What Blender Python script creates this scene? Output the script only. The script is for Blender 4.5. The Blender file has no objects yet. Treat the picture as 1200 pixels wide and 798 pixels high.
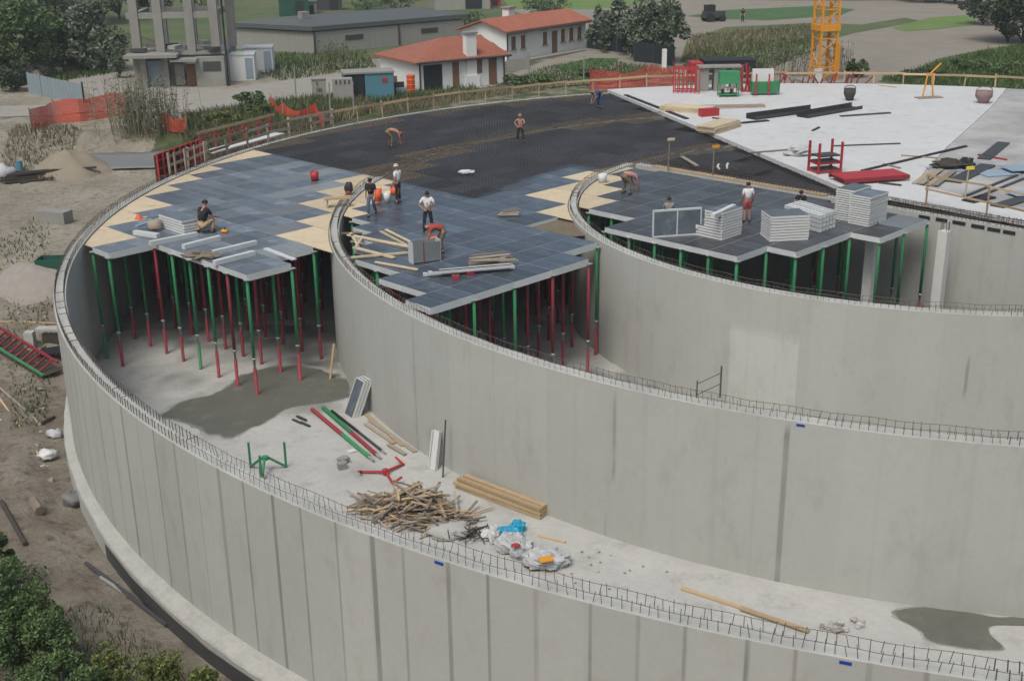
import bpy, bmesh, math, random
from mathutils import Vector, Matrix, Euler
random.seed(11)
C = bpy.context.scene
COL = C.collection
R = math.radians
# ------------------------------------------------------------------ camera, sky, sun, exposure
F, PITCH, ROLL, EYE = 1424.4, 0.34626, -0.01419, 14.0
cam = bpy.data.cameras.new('camera'); camo = bpy.data.objects.new('camera', cam); COL.objects.link(camo)
camo.matrix_world = Matrix.Translation((0, 0, EYE)) @ Matrix.Rotation(math.pi/2-PITCH, 4, 'X') @ Matrix.Rotation(ROLL, 4, 'Z')
cam.sensor_width = 36.0; cam.lens = F/1200*36; cam.clip_end = 4000; cam.clip_start = 0.5
C.camera = camo
w = bpy.data.worlds.new('World'); C.world = w; w.use_nodes = True
nt = w.node_tree; bg = nt.nodes['Background']
sky = nt.nodes.new('ShaderNodeTexSky'); sky.sky_type = 'NISHITA'; sky.sun_disc = False
SUN_EL, SUN_AZ = 58, 205          # azimuth clockwise from +Y
sky.sun_elevation = R(SUN_EL); sky.sun_rotation = R(SUN_AZ); sky.dust_density = 6; sky.air_density = 1.2; sky.ozone_density = 1
nt.links.new(sky.outputs[0], bg.inputs[0]); bg.inputs[1].default_value = 0.10
sl = bpy.data.lights.new('sun', 'SUN'); sl.energy = 1.25; sl.angle = R(22); sl.color = (1, .985, .95)
so = bpy.data.objects.new('sun', sl); COL.objects.link(so)
sd = Vector((math.sin(R(SUN_AZ))*math.cos(R(SUN_EL)), math.cos(R(SUN_AZ))*math.cos(R(SUN_EL)), math.sin(R(SUN_EL))))
so.rotation_euler = sd.to_track_quat('Z', 'Y').to_euler(); so.location = sd*60
C.view_settings.view_transform = 'Standard'; C.view_settings.look = 'None'; C.view_settings.gamma = 1
C.view_settings.exposure = 0.32
C.render.engine = 'CYCLES'; C.cycles.max_bounces = 5; C.cycles.use_denoising = True

# ------------------------------------------------------------------ helpers
def at(px, py, z=0.0):
    """where the sight line through a spot of the surveyed view meets the level z"""
    x = (px-600)/F; y = (399-py)/F
    c, s = math.cos(ROLL), math.sin(ROLL)
    x, y = x*c-y*s, x*s+y*c
    d = Vector((x, math.cos(PITCH)+y*math.sin(PITCH), -math.sin(PITCH)+y*math.cos(PITCH)))
    t = (z-EYE)/d.z
    return Vector((d.x*t, d.y*t, z))
def proj(p):
    x, y, z = p[0], p[1], p[2]-EYE
    cz = y*math.cos(PITCH)-z*math.sin(PITCH); cy = y*math.sin(PITCH)+z*math.cos(PITCH)
    a, b = x/cz*F, cy/cz*F
    c, s = math.cos(ROLL), math.sin(ROLL)
    return 600+a*c+b*s, 399-(-a*s+b*c)
def hgt(base, py):
    """height whose top shows at image row py above a base point"""
    lo, hi = 0, 40
    for _ in range(40):
        m = (lo+hi)/2
        if proj((base[0], base[1], base[2]+m))[1] > py: lo = m
        else: hi = m
    return lo
def hsh(*k):
    v = math.sin(sum((i+1)*12.9898*x for i, x in enumerate(k))+4.1)*43758.5453
    return v-math.floor(v)
def vnoise(x, y):
    i, j = math.floor(x), math.floor(y); fx, fy = x-i, y-j
    fx, fy = fx*fx*(3-2*fx), fy*fy*(3-2*fy)
    a = hsh(i, j)*(1-fx)+hsh(i+1, j)*fx; b = hsh(i, j+1)*(1-fx)+hsh(i+1, j+1)*fx
    return a*(1-fy)+b*fy
def ss(a, b, x):
    t = min(1, max(0, (x-a)/(b-a))); return t*t*(3-2*t)
def inpoly(x, y, P):
    r = False; j = len(P)-1
    for i in range(len(P)):
        if (P[i][1] > y) != (P[j][1] > y) and x < (P[j][0]-P[i][0])*(y-P[i][1])/(P[j][1]-P[i][1])+P[i][0]: r = not r
        j = i
    return r

class MB:
    def __init__(s): s.v = []; s.f = []; s.sm = False
    def add(s, vs, fs):
        o = len(s.v); s.v += [tuple(v) for v in vs]; s.f += [tuple(i+o for i in f) for f in fs]; return s
    def box(s, c, d, rz=0, M=None):
        hx, hy, hz = d[0]/2, d[1]/2, d[2]/2
        m = M or Matrix.Rotation(rz, 3, 'Z'); c = Vector(c)
        vs = [c+m @ Vector((x*hx, y*hy, z*hz)) for z in (-1, 1) for x, y in ((-1, -1), (1, -1), (1, 1), (-1, 1))]
        return s.add(vs, [(3, 2, 1, 0), (4, 5, 6, 7), (0, 1, 5, 4), (1, 2, 6, 5), (2, 3, 7, 6), (3, 0, 4, 7)])
    def bar(s, a, b, wd, h=None, up=(0, 0, 1)):
        a, b = Vector(a), Vector(b); h = h or wd; d = (b-a)
        if d.length < 1e-6: return s
        z = d.normalized(); u = Vector(up)
        if abs(z.dot(u)) > .98: u = Vector((1, 0, 0))
        x = z.cross(u).normalized(); y = x.cross(z)
        vs = [p+x*(i*wd/2)+y*(j*h/2) for p in (a, b) for i, j in ((-1, -1), (1, -1), (1, 1), (-1, 1))]
        return s.add(vs, [(3, 2, 1, 0), (4, 5, 6, 7), (0, 1, 5, 4), (1, 2, 6, 5), (2, 3, 7, 6), (3, 0, 4, 7)])
    def tube(s, pts, r, n=8, cap=True, r2=None):
        pts = [Vector(p) for p in pts]; k = len(pts); vs = []; fs = []
        for i, p in enumerate(pts):
            d = (pts[min(i+1, k-1)]-pts[max(i-1, 0)]).normalized()
            u = Vector((0, 0, 1)) if abs(d.z) < .9 else Vector((1, 0, 0))
            x = d.cross(u).normalized(); y = d.cross(x)
            rr = r if r2 is None else r+(r2-r)*i/(k-1)
            for q in range(n):
                a = 2*math.pi*q/n; vs.append(p+x*(math.cos(a)*rr)+y*(math.sin(a)*rr))
        for i in range(k-1):
            for q in range(n):
                fs.append((i*n+q, i*n+(q+1) % n, (i+1)*n+(q+1) % n, (i+1)*n+q))
        if cap: fs += [tuple(range(n))[::-1], tuple(range((k-1)*n, k*n))]
        return s.add(vs, fs)
    def lathe(s, prof, c=(0, 0, 0), n=20):
        vs = []; fs = []; k = len(prof)
        for r, z in prof:
            for q in range(n):
                a = 2*math.pi*q/n; vs.append((c[0]+r*math.cos(a), c[1]+r*math.sin(a), c[2]+z))
        for i in range(k-1):
            for q in range(n): fs.append((i*n+q, i*n+(q+1) % n, (i+1)*n+(q+1) % n, (i+1)*n+q))
        if prof[0][0] > 1e-4: fs.append(tuple(range(n))[::-1])
        if prof[-1][0] > 1e-4: fs.append(tuple(range((k-1)*n, k*n)))
        return s.add(vs, fs)
    def prism(s, P, z0, z1):
        n = len(P); A = sum(P[i][0]*P[(i+1) % n][1]-P[(i+1) % n][0]*P[i][1] for i in range(n))
        if A < 0: P = P[::-1]
        vs = [(p[0], p[1], z0) for p in P]+[(p[0], p[1], z1) for p in P]
        return s.add(vs, [tuple(range(n))[::-1], tuple(range(n, 2*n))]+[(i, (i+1) % n, n+(i+1) % n, n+i) for i in range(n)])
    def sheet(s, P, z):
        n = len(P); A = sum(P[i][0]*P[(i+1) % n][1]-P[(i+1) % n][0]*P[i][1] for i in range(n))
        if A < 0: P = P[::-1]
        return s.add([(p[0], p[1], z) for p in P], [tuple(range(n))])
    def blob(s, c, rad, seed=0, n=10, m=7, rough=.25):
        vs = []; fs = []
        for i in range(m+1):
            th = math.pi*i/m
            for q in range(n):
                a = 2*math.pi*q/n
                k = 1+rough*(hsh(seed, i if 0 < i < m else 99, q if 0 < i < m else 0)-.5)*2
                vs.append((c[0]+rad[0]*k*math.sin(th)*math.cos(a), c[1]+rad[1]*k*math.sin(th)*math.sin(a), c[2]+rad[2]*k*math.cos(th)))
        for i in range(m):
            for q in range(n): fs.append((i*n+q, (i+1)*n+q, (i+1)*n+(q+1) % n, i*n+(q+1) % n))
        return s.add(vs, fs)
    def mesh(s, name, mat, smooth=None):
        me = bpy.data.meshes.new(name); me.from_pydata(s.v, [], s.f)
        if mat: me.materials.append(mat)
        if smooth if smooth is not None else s.sm:
            me.polygons.foreach_set('use_smooth', [True]*len(me.polygons))
        return me
    def build(s, name, mat, parent=None, smooth=None):
        o = None
        if parent is None and s.v:
            xs = [v[0] for v in s.v]; ys = [v[1] for v in s.v]; z = min(v[2] for v in s.v)
            o = Vector(((min(xs)+max(xs))/2, (min(ys)+max(ys))/2, z))
            s.v = [(v[0]-o.x, v[1]-o.y, v[2]-o.z) for v in s.v]
        ob = bpy.data.objects.new(name, s.mesh(name, mat, smooth)); COL.objects.link(ob)
        if o is not None: ob.location = o
        if parent is not None: ob.parent = parent
        return ob
def tag(o, label=None, cat=None, group=None, kind=None):
    if label: o['label'] = label
    if cat: o['category'] = cat
    if group: o['group'] = group
    if kind: o['kind'] = kind
    return o
def thing(name, label, cat, loc=(0, 0, 0), rz=0, group=None):
    o = bpy.data.objects.new(name, None); COL.objects.link(o); o.empty_display_size = .2
    o.location = loc; o.rotation_euler = (0, 0, rz)
    return tag(o, label, cat, group)
def obj(name, me, parent=None, loc=(0, 0, 0), rot=(0, 0, 0)):
    o = bpy.data.objects.new(name, me); COL.objects.link(o); o.location = loc; o.rotation_euler = rot
    if parent is not None: o.parent = parent
    return o
KIDS = {}
def dup(root, loc, rz, label=None, group=None):
    r = root.copy(); COL.objects.link(r); r.location = loc; r.rotation_euler = (0, 0, rz)
    if label: r['label'] = label
    if group: r['group'] = group
    for ch in list(root.children):
        c = ch.copy(); COL.objects.link(c); c.parent = r
        for g in list(ch.children):
            d = g.copy(); COL.objects.link(d); d.parent = c
    return r
def attr(o, name, vals):
    a = o.data.attributes.new(name, 'FLOAT', 'POINT'); a.data.foreach_set('value', vals)

# ------------------------------------------------------------------ materials
def mat(name, col, rough=.7, var=.12, scale=3.0, bump=0.0, metal=0.0, streak=0.0, tone=False, per_obj=0.0, leaf=False, col2=None, spec=.4, bscale=None, scale2=None, gen=None, stain=None, island=0.0):
    m = bpy.data.materials.new(name); m.use_nodes = True; t = m.node_tree; N = t.nodes; L = t.links
    b = N['Principled BSDF']; b.inputs['Roughness'].default_value = rough; b.inputs['Metallic'].default_value = metal
    b.inputs['Specular IOR Level'].default_value = spec
    geo = N.new('ShaderNodeNewGeometry'); tc = N.new('ShaderNodeTexCoord')
    P = tc.outputs['Object'] if gen else geo.outputs['Position']
    def math_(op, a, c):
        n = N.new('ShaderNodeMath'); n.operation = op
        for i, x in enumerate((a, c)):
            if isinstance(x, (int, float)): n.inputs[i].default_value = x
            else: L.new(x, n.inputs[i])
        return n.outputs[0]
    def noise(sc, det=4, vec=P, rg=.55):
        n = N.new('ShaderNodeTexNoise'); n.inputs['Scale'].default_value = sc; n.inputs['Detail'].default_value = det; n.inputs['Roughness'].default_value = rg
        L.new(vec, n.inputs['Vector']); return n.outputs['Fac']
    f = math_('MULTIPLY_ADD', noise(scale), 2*var); f.node.inputs[2].default_value = 1-var
    if scale2:
        g = math_('MULTIPLY_ADD', noise(scale2, 3), 2*var); g.node.inputs[2].default_value = 1-var; f = math_('MULTIPLY', f, g)
    if streak:
        mp = N.new('ShaderNodeMapping'); mp.inputs['Scale'].default_value = (2.2, 2.2, .12); L.new(P, mp.inputs['Vector'])
        g = math_('MULTIPLY_ADD', noise(1.0, 3, mp.outputs[0]), 2*streak); g.node.inputs[2].default_value = 1-streak; f = math_('MULTIPLY', f, g)
    if tone:
        a = N.new('ShaderNodeAttribute'); a.attribute_name = 'tone'; f = math_('MULTIPLY', f, a.outputs['Fac'])
    if per_obj:
        oi = N.new('ShaderNodeObjectInfo'); g = math_('MULTIPLY_ADD', oi.outputs['Random'], 2*per_obj); g.node.inputs[2].default_value = 1-per_obj; f = math_('MULTIPLY', f, g)
    if leaf:
        g = math_('MULTIPLY_ADD', geo.outputs['Random Per Island'], 1.0); g.node.inputs[2].default_value = .5; f = math_('MULTIPLY', f, g)
    src = None
    if island:
        g = math_('MULTIPLY_ADD', geo.outputs['Random Per Island'], 2*island); g.node.inputs[2].default_value = 1-island; f = math_('MULTIPLY', f, g)
    if col2:
        mx = N.new('ShaderNodeMix'); mx.data_type = 'RGBA'
        mx.inputs['A'].default_value = (*col, 1); mx.inputs['B'].default_value = (*col2, 1)
        rp = N.new('ShaderNodeMapRange'); rp.inputs[1].default_value = .38; rp.inputs[2].default_value = .62
        L.new(noise((gen or 1)*scale*.35+.01 if not leaf else .5, 6, P, .65), rp.inputs[0]); L.new(rp.outputs[0], mx.inputs['Factor']); src = mx.outputs['Result']
    if stain:
        mp = N.new('ShaderNodeMapping'); mp.inputs['Scale'].default_value = (1.1, 1.1, stain[4] if len(stain) > 4 else .22); L.new(P, mp.inputs['Vector'])
        rp = N.new('ShaderNodeMapRange'); rp.inputs[1].default_value = .54; rp.inputs[2].default_value = .72; rp.inputs[4].default_value = stain[3]; L.new(noise(1.0, 7, mp.outputs[0], .68), rp.inputs[0])
        mx = N.new('ShaderNodeMix'); mx.data_type = 'RGBA'; L.new(rp.outputs[0], mx.inputs['Factor']); mx.inputs['B'].default_value = (*stain[:3], 1)
        if src: L.new(src, mx.inputs['A'])
        else: mx.inputs['A'].default_value = (*col, 1)
        src = mx.outputs['Result']
    vm = N.new('ShaderNodeVectorMath'); vm.operation = 'SCALE'
    if src: L.new(src, vm.inputs[0])
    else: vm.inputs[0].default_value = col
    L.new(f, vm.inputs['Scale']); L.new(vm.outputs[0], b.inputs['Base Color'])
    if bump:
        bp = N.new('ShaderNodeBump'); bp.inputs['Strength'].default_value = bump; bp.inputs['Distance'].default_value = .05
        L.new(noise(bscale or scale*4, 5), bp.inputs['Height']); L.new(bp.outputs[0], b.inputs['Normal'])
    if leaf:
        b.inputs['Subsurface Weight'].default_value = 0
    return m
M = {}
M['wall'] = mat('wall_concrete', (.384, .397, .370), .85, .06, .4, .12, streak=.025, tone=True, bscale=6, scale2=5, stain=(.27, .26, .225, .42, .5))
M['conc'] = mat('concrete', (.36, .37, .35), .85, .14, 1.2, .2, bscale=9, scale2=6)
M['foot'] = mat('footing_concrete', (.34, .35, .325), .9, .18, 1.5, .3, bscale=9, scale2=7)
M['floor'] = mat('floor_concrete', (.40, .41, .39), .8, .14, .7, .1, tone=True, bscale=9, scale2=6, stain=(.24, .235, .21, .6, 1.0))
M['slab'] = mat('pale_fresh_concrete', (.52, .54, .535), .6, .1, .3, .06, stain=(.30, .305, .295, .5, 1.0), bscale=7, scale2=2.5)
M['slabg'] = mat('grey_concrete', (.40, .41, .40), .75, .16, .6, .1, bscale=7, scale2=3, col2=(.27, .275, .27))
M['col'] = mat('pale_column', (.55, .56, .54), .7, .06, 2, streak=.08)
M['rebar'] = mat('rusty_bar', (.095, .08, .07), .7, .25, 3, per_obj=.15)
M['mat'] = mat('mat_bar', (.045, .04, .037), .8, .2, .6)
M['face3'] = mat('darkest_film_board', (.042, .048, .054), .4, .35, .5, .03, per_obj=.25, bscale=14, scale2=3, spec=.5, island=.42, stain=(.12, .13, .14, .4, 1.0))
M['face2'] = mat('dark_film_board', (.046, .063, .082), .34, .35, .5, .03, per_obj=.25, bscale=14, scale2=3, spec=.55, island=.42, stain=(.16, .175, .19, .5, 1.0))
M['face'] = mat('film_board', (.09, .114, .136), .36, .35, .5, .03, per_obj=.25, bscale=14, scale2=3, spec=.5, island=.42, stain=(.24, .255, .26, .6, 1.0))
M['facel'] = mat('pale_film_board', (.16, .18, .19), .4, .2, 1, per_obj=.3)
M['under'] = mat('dark_deck_board', (.055, .064, .074), .45, .4, .3, scale2=1.5, island=.4)
M['alu'] = mat('grey_aluminium', (.54, .58, .58), .5, .1, 2, metal=.15, per_obj=.08)
M['white'] = mat('white_paint', (.56, .585, .58), .5, .06, 3)
M['ply'] = mat('pale_plywood', (.50, .425, .29), .75, .14, 1.2, per_obj=.14, scale2=4, stain=(.25, .21, .15, .5, 1.0))
M['wood'] = mat('timber', (.40, .30, .18), .8, .18, 4, per_obj=.3)
M['woodg'] = mat('weathered_timber', (.27, .235, .185), .85, .2, 4, per_obj=.4)
M['woodd'] = mat('dark_timber', (.05, .043, .036), .85, .3, 3)
M['green'] = mat('green_paint', (.03, .215, .085), .6, .15, 3, per_obj=.15, stain=(.14, .16, .12, .6, 1.0))
M['red'] = mat('red_paint', (.235, .03, .042), .65, .15, 3, per_obj=.2, stain=(.17, .09, .075, .6, 1.0))
M['redb'] = mat('bright_red', (.36, .03, .035), .5, .1, 3)
M['thread'] = mat('galvanised_thread', (.35, .36, .36), .5, .15, 6, metal=.3)
M['black'] = mat('black_rubber', (.018, .019, .021), .6, .2, 2)
M['steel'] = mat('dark_steel', (.06, .063, .065), .5, .2, 2, metal=.2)
M['net'] = mat('orange_net', (.55, .085, .045), .7, .15, 2)
M['netr'] = mat('red_net', (.55, .07, .06), .7, .15, 2)
M['roof'] = mat('terracotta', (.27, .105, .07), .9, .25, 1.2, .2, bscale=3, scale2=5)
M['plaster'] = mat('white_plaster', (.66, .68, .66), .9, .06, .6, streak=.05)
M['shed'] = mat('grey_render', (.27, .275, .25), .9, .1, .4, streak=.1)
M['shedroof'] = mat('grey_sheet_roof', (.085, .10, .10), .7, .12, .3)
M['oldc'] = mat('old_concrete', (.24, .245, .225), .9, .2, .8, streak=.15)
M['door'] = mat('dark_door', (.015, .022, .026), .6, .1, 2)
M['brown'] = mat('brown_door', (.18, .10, .06), .7, .15, 3)
M['blue'] = mat('blue_paint', (.08, .21, .27), .6, .15, 1, streak=.1)
M['bluel'] = mat('pale_blue_sheet', (.25, .33, .40), .5, .1, 1, per_obj=.1)
M['sheet'] = mat('galvanised_sheet', (.22, .28, .31), .55, .1, .8, metal=.1, streak=.06)
M['yellow'] = mat('yellow_paint', (.62, .27, .02), .5, .12, 2)
M['yel'] = mat('lemon_yellow', (.75, .6, .05), .5, .1, 2)
M['orange'] = mat('orange_plastic', (.65, .11, .03), .5, .1, 2)
M['cyan'] = mat('cyan_plastic_bag', (.02, .30, .48), .45, .15, 4)
M['plastic'] = mat('clear_wrap', (.40, .42, .43), .45, .2, 5, bump=.5, bscale=12)
M['tarp'] = mat('grey_tarpaulin', (.15, .16, .16), .6, .15, .8)
M['rock'] = mat('rubble', (.30, .28, .25), .9, .2, 3, per_obj=.3)
M['sand'] = mat('sand', (.235, .205, .155), .95, .15, 1.5, .3, bscale=6)
M['bark'] = mat('bark', (.07, .055, .04), .9, .2, 4)
def leafm(n, c): return mat(n, c, .6, .45, .9, leaf=True, spec=.25)
M['leafd'] = leafm('dark_leaves', (.048, .074, .040))
M['leaf'] = leafm('green_leaves', (.076, .122, .044))
M['leafg'] = leafm('grey_green_leaves', (.12, .155, .105))
M['leafy'] = leafm('yellow_green_leaves', (.11, .14, .04))
M['grassd'] = leafm('dry_grass', (.15, .135, .08))
M['grass'] = leafm('fresh_grass', (.06, .10, .028))
M['skin'] = mat('skin', (.36, .19, .13), .6, .06, 6)
M['hair'] = mat('dark_hair', (.012, .01, .009), .6, .1, 9)
M['shoe'] = mat('work_boot', (.05, .04, .03), .8, .1, 9)
def cloth(n, c): 
    if n not in M: M[n] = mat(n, c, .9, .22, 7, stain=(.16, .14, .11, .4, 1.0))
    return M[n]
# the ground: sand, mud and grass from a vertex mask and noise
def ground_mat():
    m = bpy.data.materials.new('bare_earth'); m.use_nodes = True; t = m.node_tree; N = t.nodes; L = t.links; b = N['Principled BSDF']
    b.inputs['Roughness'].default_value = .95; b.inputs['Specular IOR Level'].default_value = .2
    geo = N.new('ShaderNodeNewGeometry')
    def noise(s, d=6, r=.6):
        n = N.new('ShaderNodeTexNoise'); n.inputs['Scale'].default_value = s; n.inputs['Detail'].default_value = d; n.inputs['Roughness'].default_value = r
        L.new(geo.outputs['Position'], n.inputs['Vector']); return n.outputs['Fac']
    def mix(f, A, B):
        x = N.new('ShaderNodeMix'); x.data_type = 'RGBA'
        L.new(f, x.inputs['Factor'])
        for k, v in (('A', A), ('B', B)):
            if isinstance(v, tuple): x.inputs[k].default_value = (*v, 1)
            else: L.new(v, x.inputs[k])
        return x.outputs['Result']
    def rng(f, a, c):
        r = N.new('ShaderNodeMapRange'); r.inputs[1].default_value = a; r.inputs[2].default_value = c; L.new(f, r.inputs[0]); return r.outputs[0]
    def attrn(n):
        a = N.new('ShaderNodeAttribute'); a.attribute_name = n; return a.outputs['Fac']
    sand = mix(rng(noise(.25), .35, .65), (.25, .23, .175), (.335, .315, .255))
    sand = mix(rng(noise(1.7), .5, .75), sand, (.16, .143, .115))
    sand = mix(rng(noise(7, 3), .56, .72), sand, (.12, .105, .082)); sand = mix(rng(noise(4.3, 4), .58, .7), sand, (.36, .34, .30))
    mud = mix(rng(noise(.5), .4, .6), (.165, .14, .108), (.245, .225, .185))
    mud = mix(rng(noise(2.4), .52, .7), mud, (.075, .06, .045))
    veg = mix(rng(noise(.3), .4, .62), (.055, .085, .03), (.12, .12, .065))
    c = mix(attrn('mud'), sand, mud)
    ad = N.new('ShaderNodeMath'); ad.operation = 'ADD'; L.new(attrn('veg'), ad.inputs[0])
    sb = N.new('ShaderNodeMath'); sb.operation = 'MULTIPLY_ADD'; L.new(noise(.8), sb.inputs[0]); sb.inputs[1].default_value = 1.2; sb.inputs[2].default_value = -.6
    L.new(sb.outputs[0], ad.inputs[1])
    c = mix(rng(ad.outputs[0], .35, .65), c, veg)
    L.new(c, b.inputs['Base Color'])
    bp = N.new('ShaderNodeBump'); bp.inputs['Strength'].default_value = .8; bp.inputs['Distance'].default_value = .3; L.new(noise(3, 8, .7), bp.inputs['Height']); L.new(bp.outputs[0], b.inputs['Normal'])
    return m
M['earth'] = ground_mat()
M['tilled'] = mat('tilled_soil', (.225, .208, .17), .95, .17, .25, .4, bscale=2, scale2=1.3)
M['crop'] = mat('crop_green', (.055, .12, .04), .9, .25, .3, .5, bscale=4, scale2=2)
M['meadow'] = mat('meadow', (.06, .105, .036), .95, .25, .25, .5, bscale=4, scale2=2, col2=(.105, .115, .05))
M['road'] = mat('gravel_road', (.27, .26, .23), .95, .15, .6, .2, bscale=5, scale2=3)
M['lawn'] = mat('bright_crop', (.12, .19, .05), .95, .2, .3, .4, bscale=4)
# ------------------------------------------------------------------ the tank: ring walls, floor, terrain
CX, CY = 19.77, 57.38
R1, R2, R3, TH, FLOOR, G = 39.49, 28.26, 16.93, .47, -5.25, -.6
def pol(r, a, z=0.0): return Vector((CX+r*math.cos(a), CY+r*math.sin(a), z))
def RA(p): return math.hypot(p[0]-CX, p[1]-CY), math.atan2(p[1]-CY, p[0]-CX)

def terrain_z(x, y):
    r = math.hypot(x-CX, y-CY)
    low = -5.75+.9*ss(44, 56, r)*ss(60, 30, y)
    up = low+(-2.3-low)*ss(49, 61, y)
    bank = ss(77, 85, y+2*vnoise(x*.2, 3)-1+max(0, x+22)*.45)
    if x > 20: bank = max(bank, ss(35, 65, y))
    z = up+(G-up)*bank
    if r > 40.6 and y < 80: z += .16*(vnoise(x*.9, y*.9)-.5)*(1 if r < 60 else .3)
    z -= .25*ss(41.4, 40.5, r)*(y < 62)
    return z
def build_ground():
    radii = [39.3, 39.8, 40.4]+[40.7+.35*i for i in range(32)]+[52+1.0*i for i in range(22)]+[75+4*i for i in range(20)]+[160, 180, 210, 250, 320, 450, 700, 1200]
    n = 540; vs = []; mud = []; veg = []
    for r in radii:
        for k in range(n):
            a = 2*math.pi*k/n; p = pol(r, a); z = terrain_z(p.x, p.y); vs.append((p.x, p.y, z))
            mud.append(ss(-2.6, -4.2, z)*(.85 if r < 60 else .5))
            v = .05
            if z < -5.0 and r > 43.5: v = .25
            if p.y > 76 and p.x < -6: v = (.75 if p.x > -24 else .3)*ss(76, 80, p.y)
            if p.x < -6 and p.y > 97: v = .12          # the yard and its track
            if p.x < -40 and p.y > 112: v = .85
            if p.y > 128: v = .8
            if p.x >= -6 and p.y > 90: v = .55
            if p.x > 35 and p.y > 85: v = .9
            veg.append(v)
    fs = [(i*n+k, (i+1)*n+k, (i+1)*n+(k+1) % n, i*n+(k+1) % n) for i in range(len(radii)-1) for k in range(n)]
    fs = [f[::-1] for f in fs]
    b = MB(); b.v = vs; b.f = fs
    me = b.mesh('ground', M['earth'], True); me.flip_normals() if me.polygons[0].normal.z < 0 else None
    o = obj('ground', me); tag(o, kind='structure'); attr(o, 'mud', mud); attr(o, 'veg', veg)
build_ground()

M['damp'] = mat('damp_concrete', (.115, .12, .102), .55, .18, .5, .05, scale2=3, stain=(.19, .19, .165, .6, 1.0)); M['damp1'] = mat('drying_concrete', (.29, .295, .27), .8, .15, .6, scale2=5); M['damp2'] = mat('half_dry_concrete', (.19, .195, .17), .7, .15, .6, scale2=5)
# inner floor with damp patches
W1 = [(190,487),(215,470),(250,462),(275,446),(290,438),(345,428),(400,443),(412,457),(396,470),(340,478),(318,490),(290,504),(270,512),(245,508),(215,494)]
W2 = [(1048,716),(1100,711),(1165,723),(1210,722),(1215,733),(1165,733),(1160,742),(1174,760),(1120,758),(1090,750),(1078,738),(1060,728)]
W1 = [tuple(at(x, y, FLOOR))[:2] for x, y in W1]; W2 = [tuple(at(x, y, FLOOR))[:2] for x, y in W2]
def build_floor():
    n = 1000; rs = [9.5+.25*i for i in range(119)]; vs = []; tone = []
    for r in rs:
        for k in range(n):
            a = 2*math.pi*k/n; p = pol(r, a, FLOOR); vs.append(tuple(p))
            x = p.x+.5*(vnoise(p.x*1.3, p.y*1.3)-.5); y = p.y+.5*(vnoise(p.x*1.3+9, p.y*1.3)-.5)
            t = 1.0
            if -20 < p.x < 20 and p.y < 56:
                if True:
                    d = .30*ss(.52, .75, vnoise(p.x*.35+5, p.y*.35))*vnoise(p.x*1.6, p.y*1.6)*2
                    if p.y > 45 and p.x < -7: d += .16*ss(.4, .6, vnoise(p.x*.5, p.y*.5+3))
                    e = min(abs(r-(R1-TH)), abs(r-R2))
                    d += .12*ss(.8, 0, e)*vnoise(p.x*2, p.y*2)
                    t = 1-d
            tone.append(t)
    b = MB(); b.v = vs; b.f = [(i*n+k, (i+1)*n+k, (i+1)*n+(k+1) % n, i*n+(k+1) % n) for i in range(len(rs)-1) for k in range(n)]
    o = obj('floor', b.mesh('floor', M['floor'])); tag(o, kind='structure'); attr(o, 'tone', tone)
    if o.data.polygons[0].normal.z < 0: o.data.flip_normals()
    for W_ in (W1, W2):
        Q = []
        for i in range(len(W_)):
            p0, p1, p2, p3 = (Vector((*W_[(i+k) % len(W_)], 0)) for k in (-1, 0, 1, 2))
            for q in range(10):
                t = q/10; v = .5*((2*p1)+(p2-p0)*t+(2*p0-5*p1+4*p2-p3)*t*t+(3*p1-p0-3*p2+p3)*t**3)
                d = (v-Vector((sum(a for a, c in W_)/len(W_), sum(c for a, c in W_)/len(W_), 0))); f = 1+.09*(vnoise(v.x*2.2, v.y*2.2)-.5)+.03*(vnoise(v.x*9, v.y*9)-.5)
                v = v-d+d*f; r, a = RA(v); r = min(r, R1-TH-.01); r = max(r, R2+.01); Q.append(tuple(pol(r, a))[:2])
        cx_, cy_ = sum(a for a, c in Q)/len(Q), sum(c for a, c in Q)/len(Q)
        for st_, (gr, m_) in enumerate(((1.055, 'damp1'), (1.02, 'damp2'), (.985, 'damp'))):
            Qs = []
            for i, (a, c) in enumerate(Q):
                g_ = gr+.05*(vnoise(i*.35, st_*5+3)-.5)+.03*(vnoise(i*1.3, st_*9)-.5); r, an = RA((cx_+(a-cx_)*g_, cy_+(c-cy_)*g_)); Qs.append(tuple(pol(max(R2+.01, min(R1-TH-.01, r)), an))[:2])
            o = MB().sheet(Qs, FLOOR+.004+.003*st_).build('damp_floor', M[m_]); tag(o, kind='structure')
    b = MB(); b.lathe([(9.4, FLOOR), (.02, FLOOR)], (CX, CY, 0), 64); o = obj('floor', b.mesh('floor', M['conc'])); tag(o, kind='structure')
build_floor()

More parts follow.
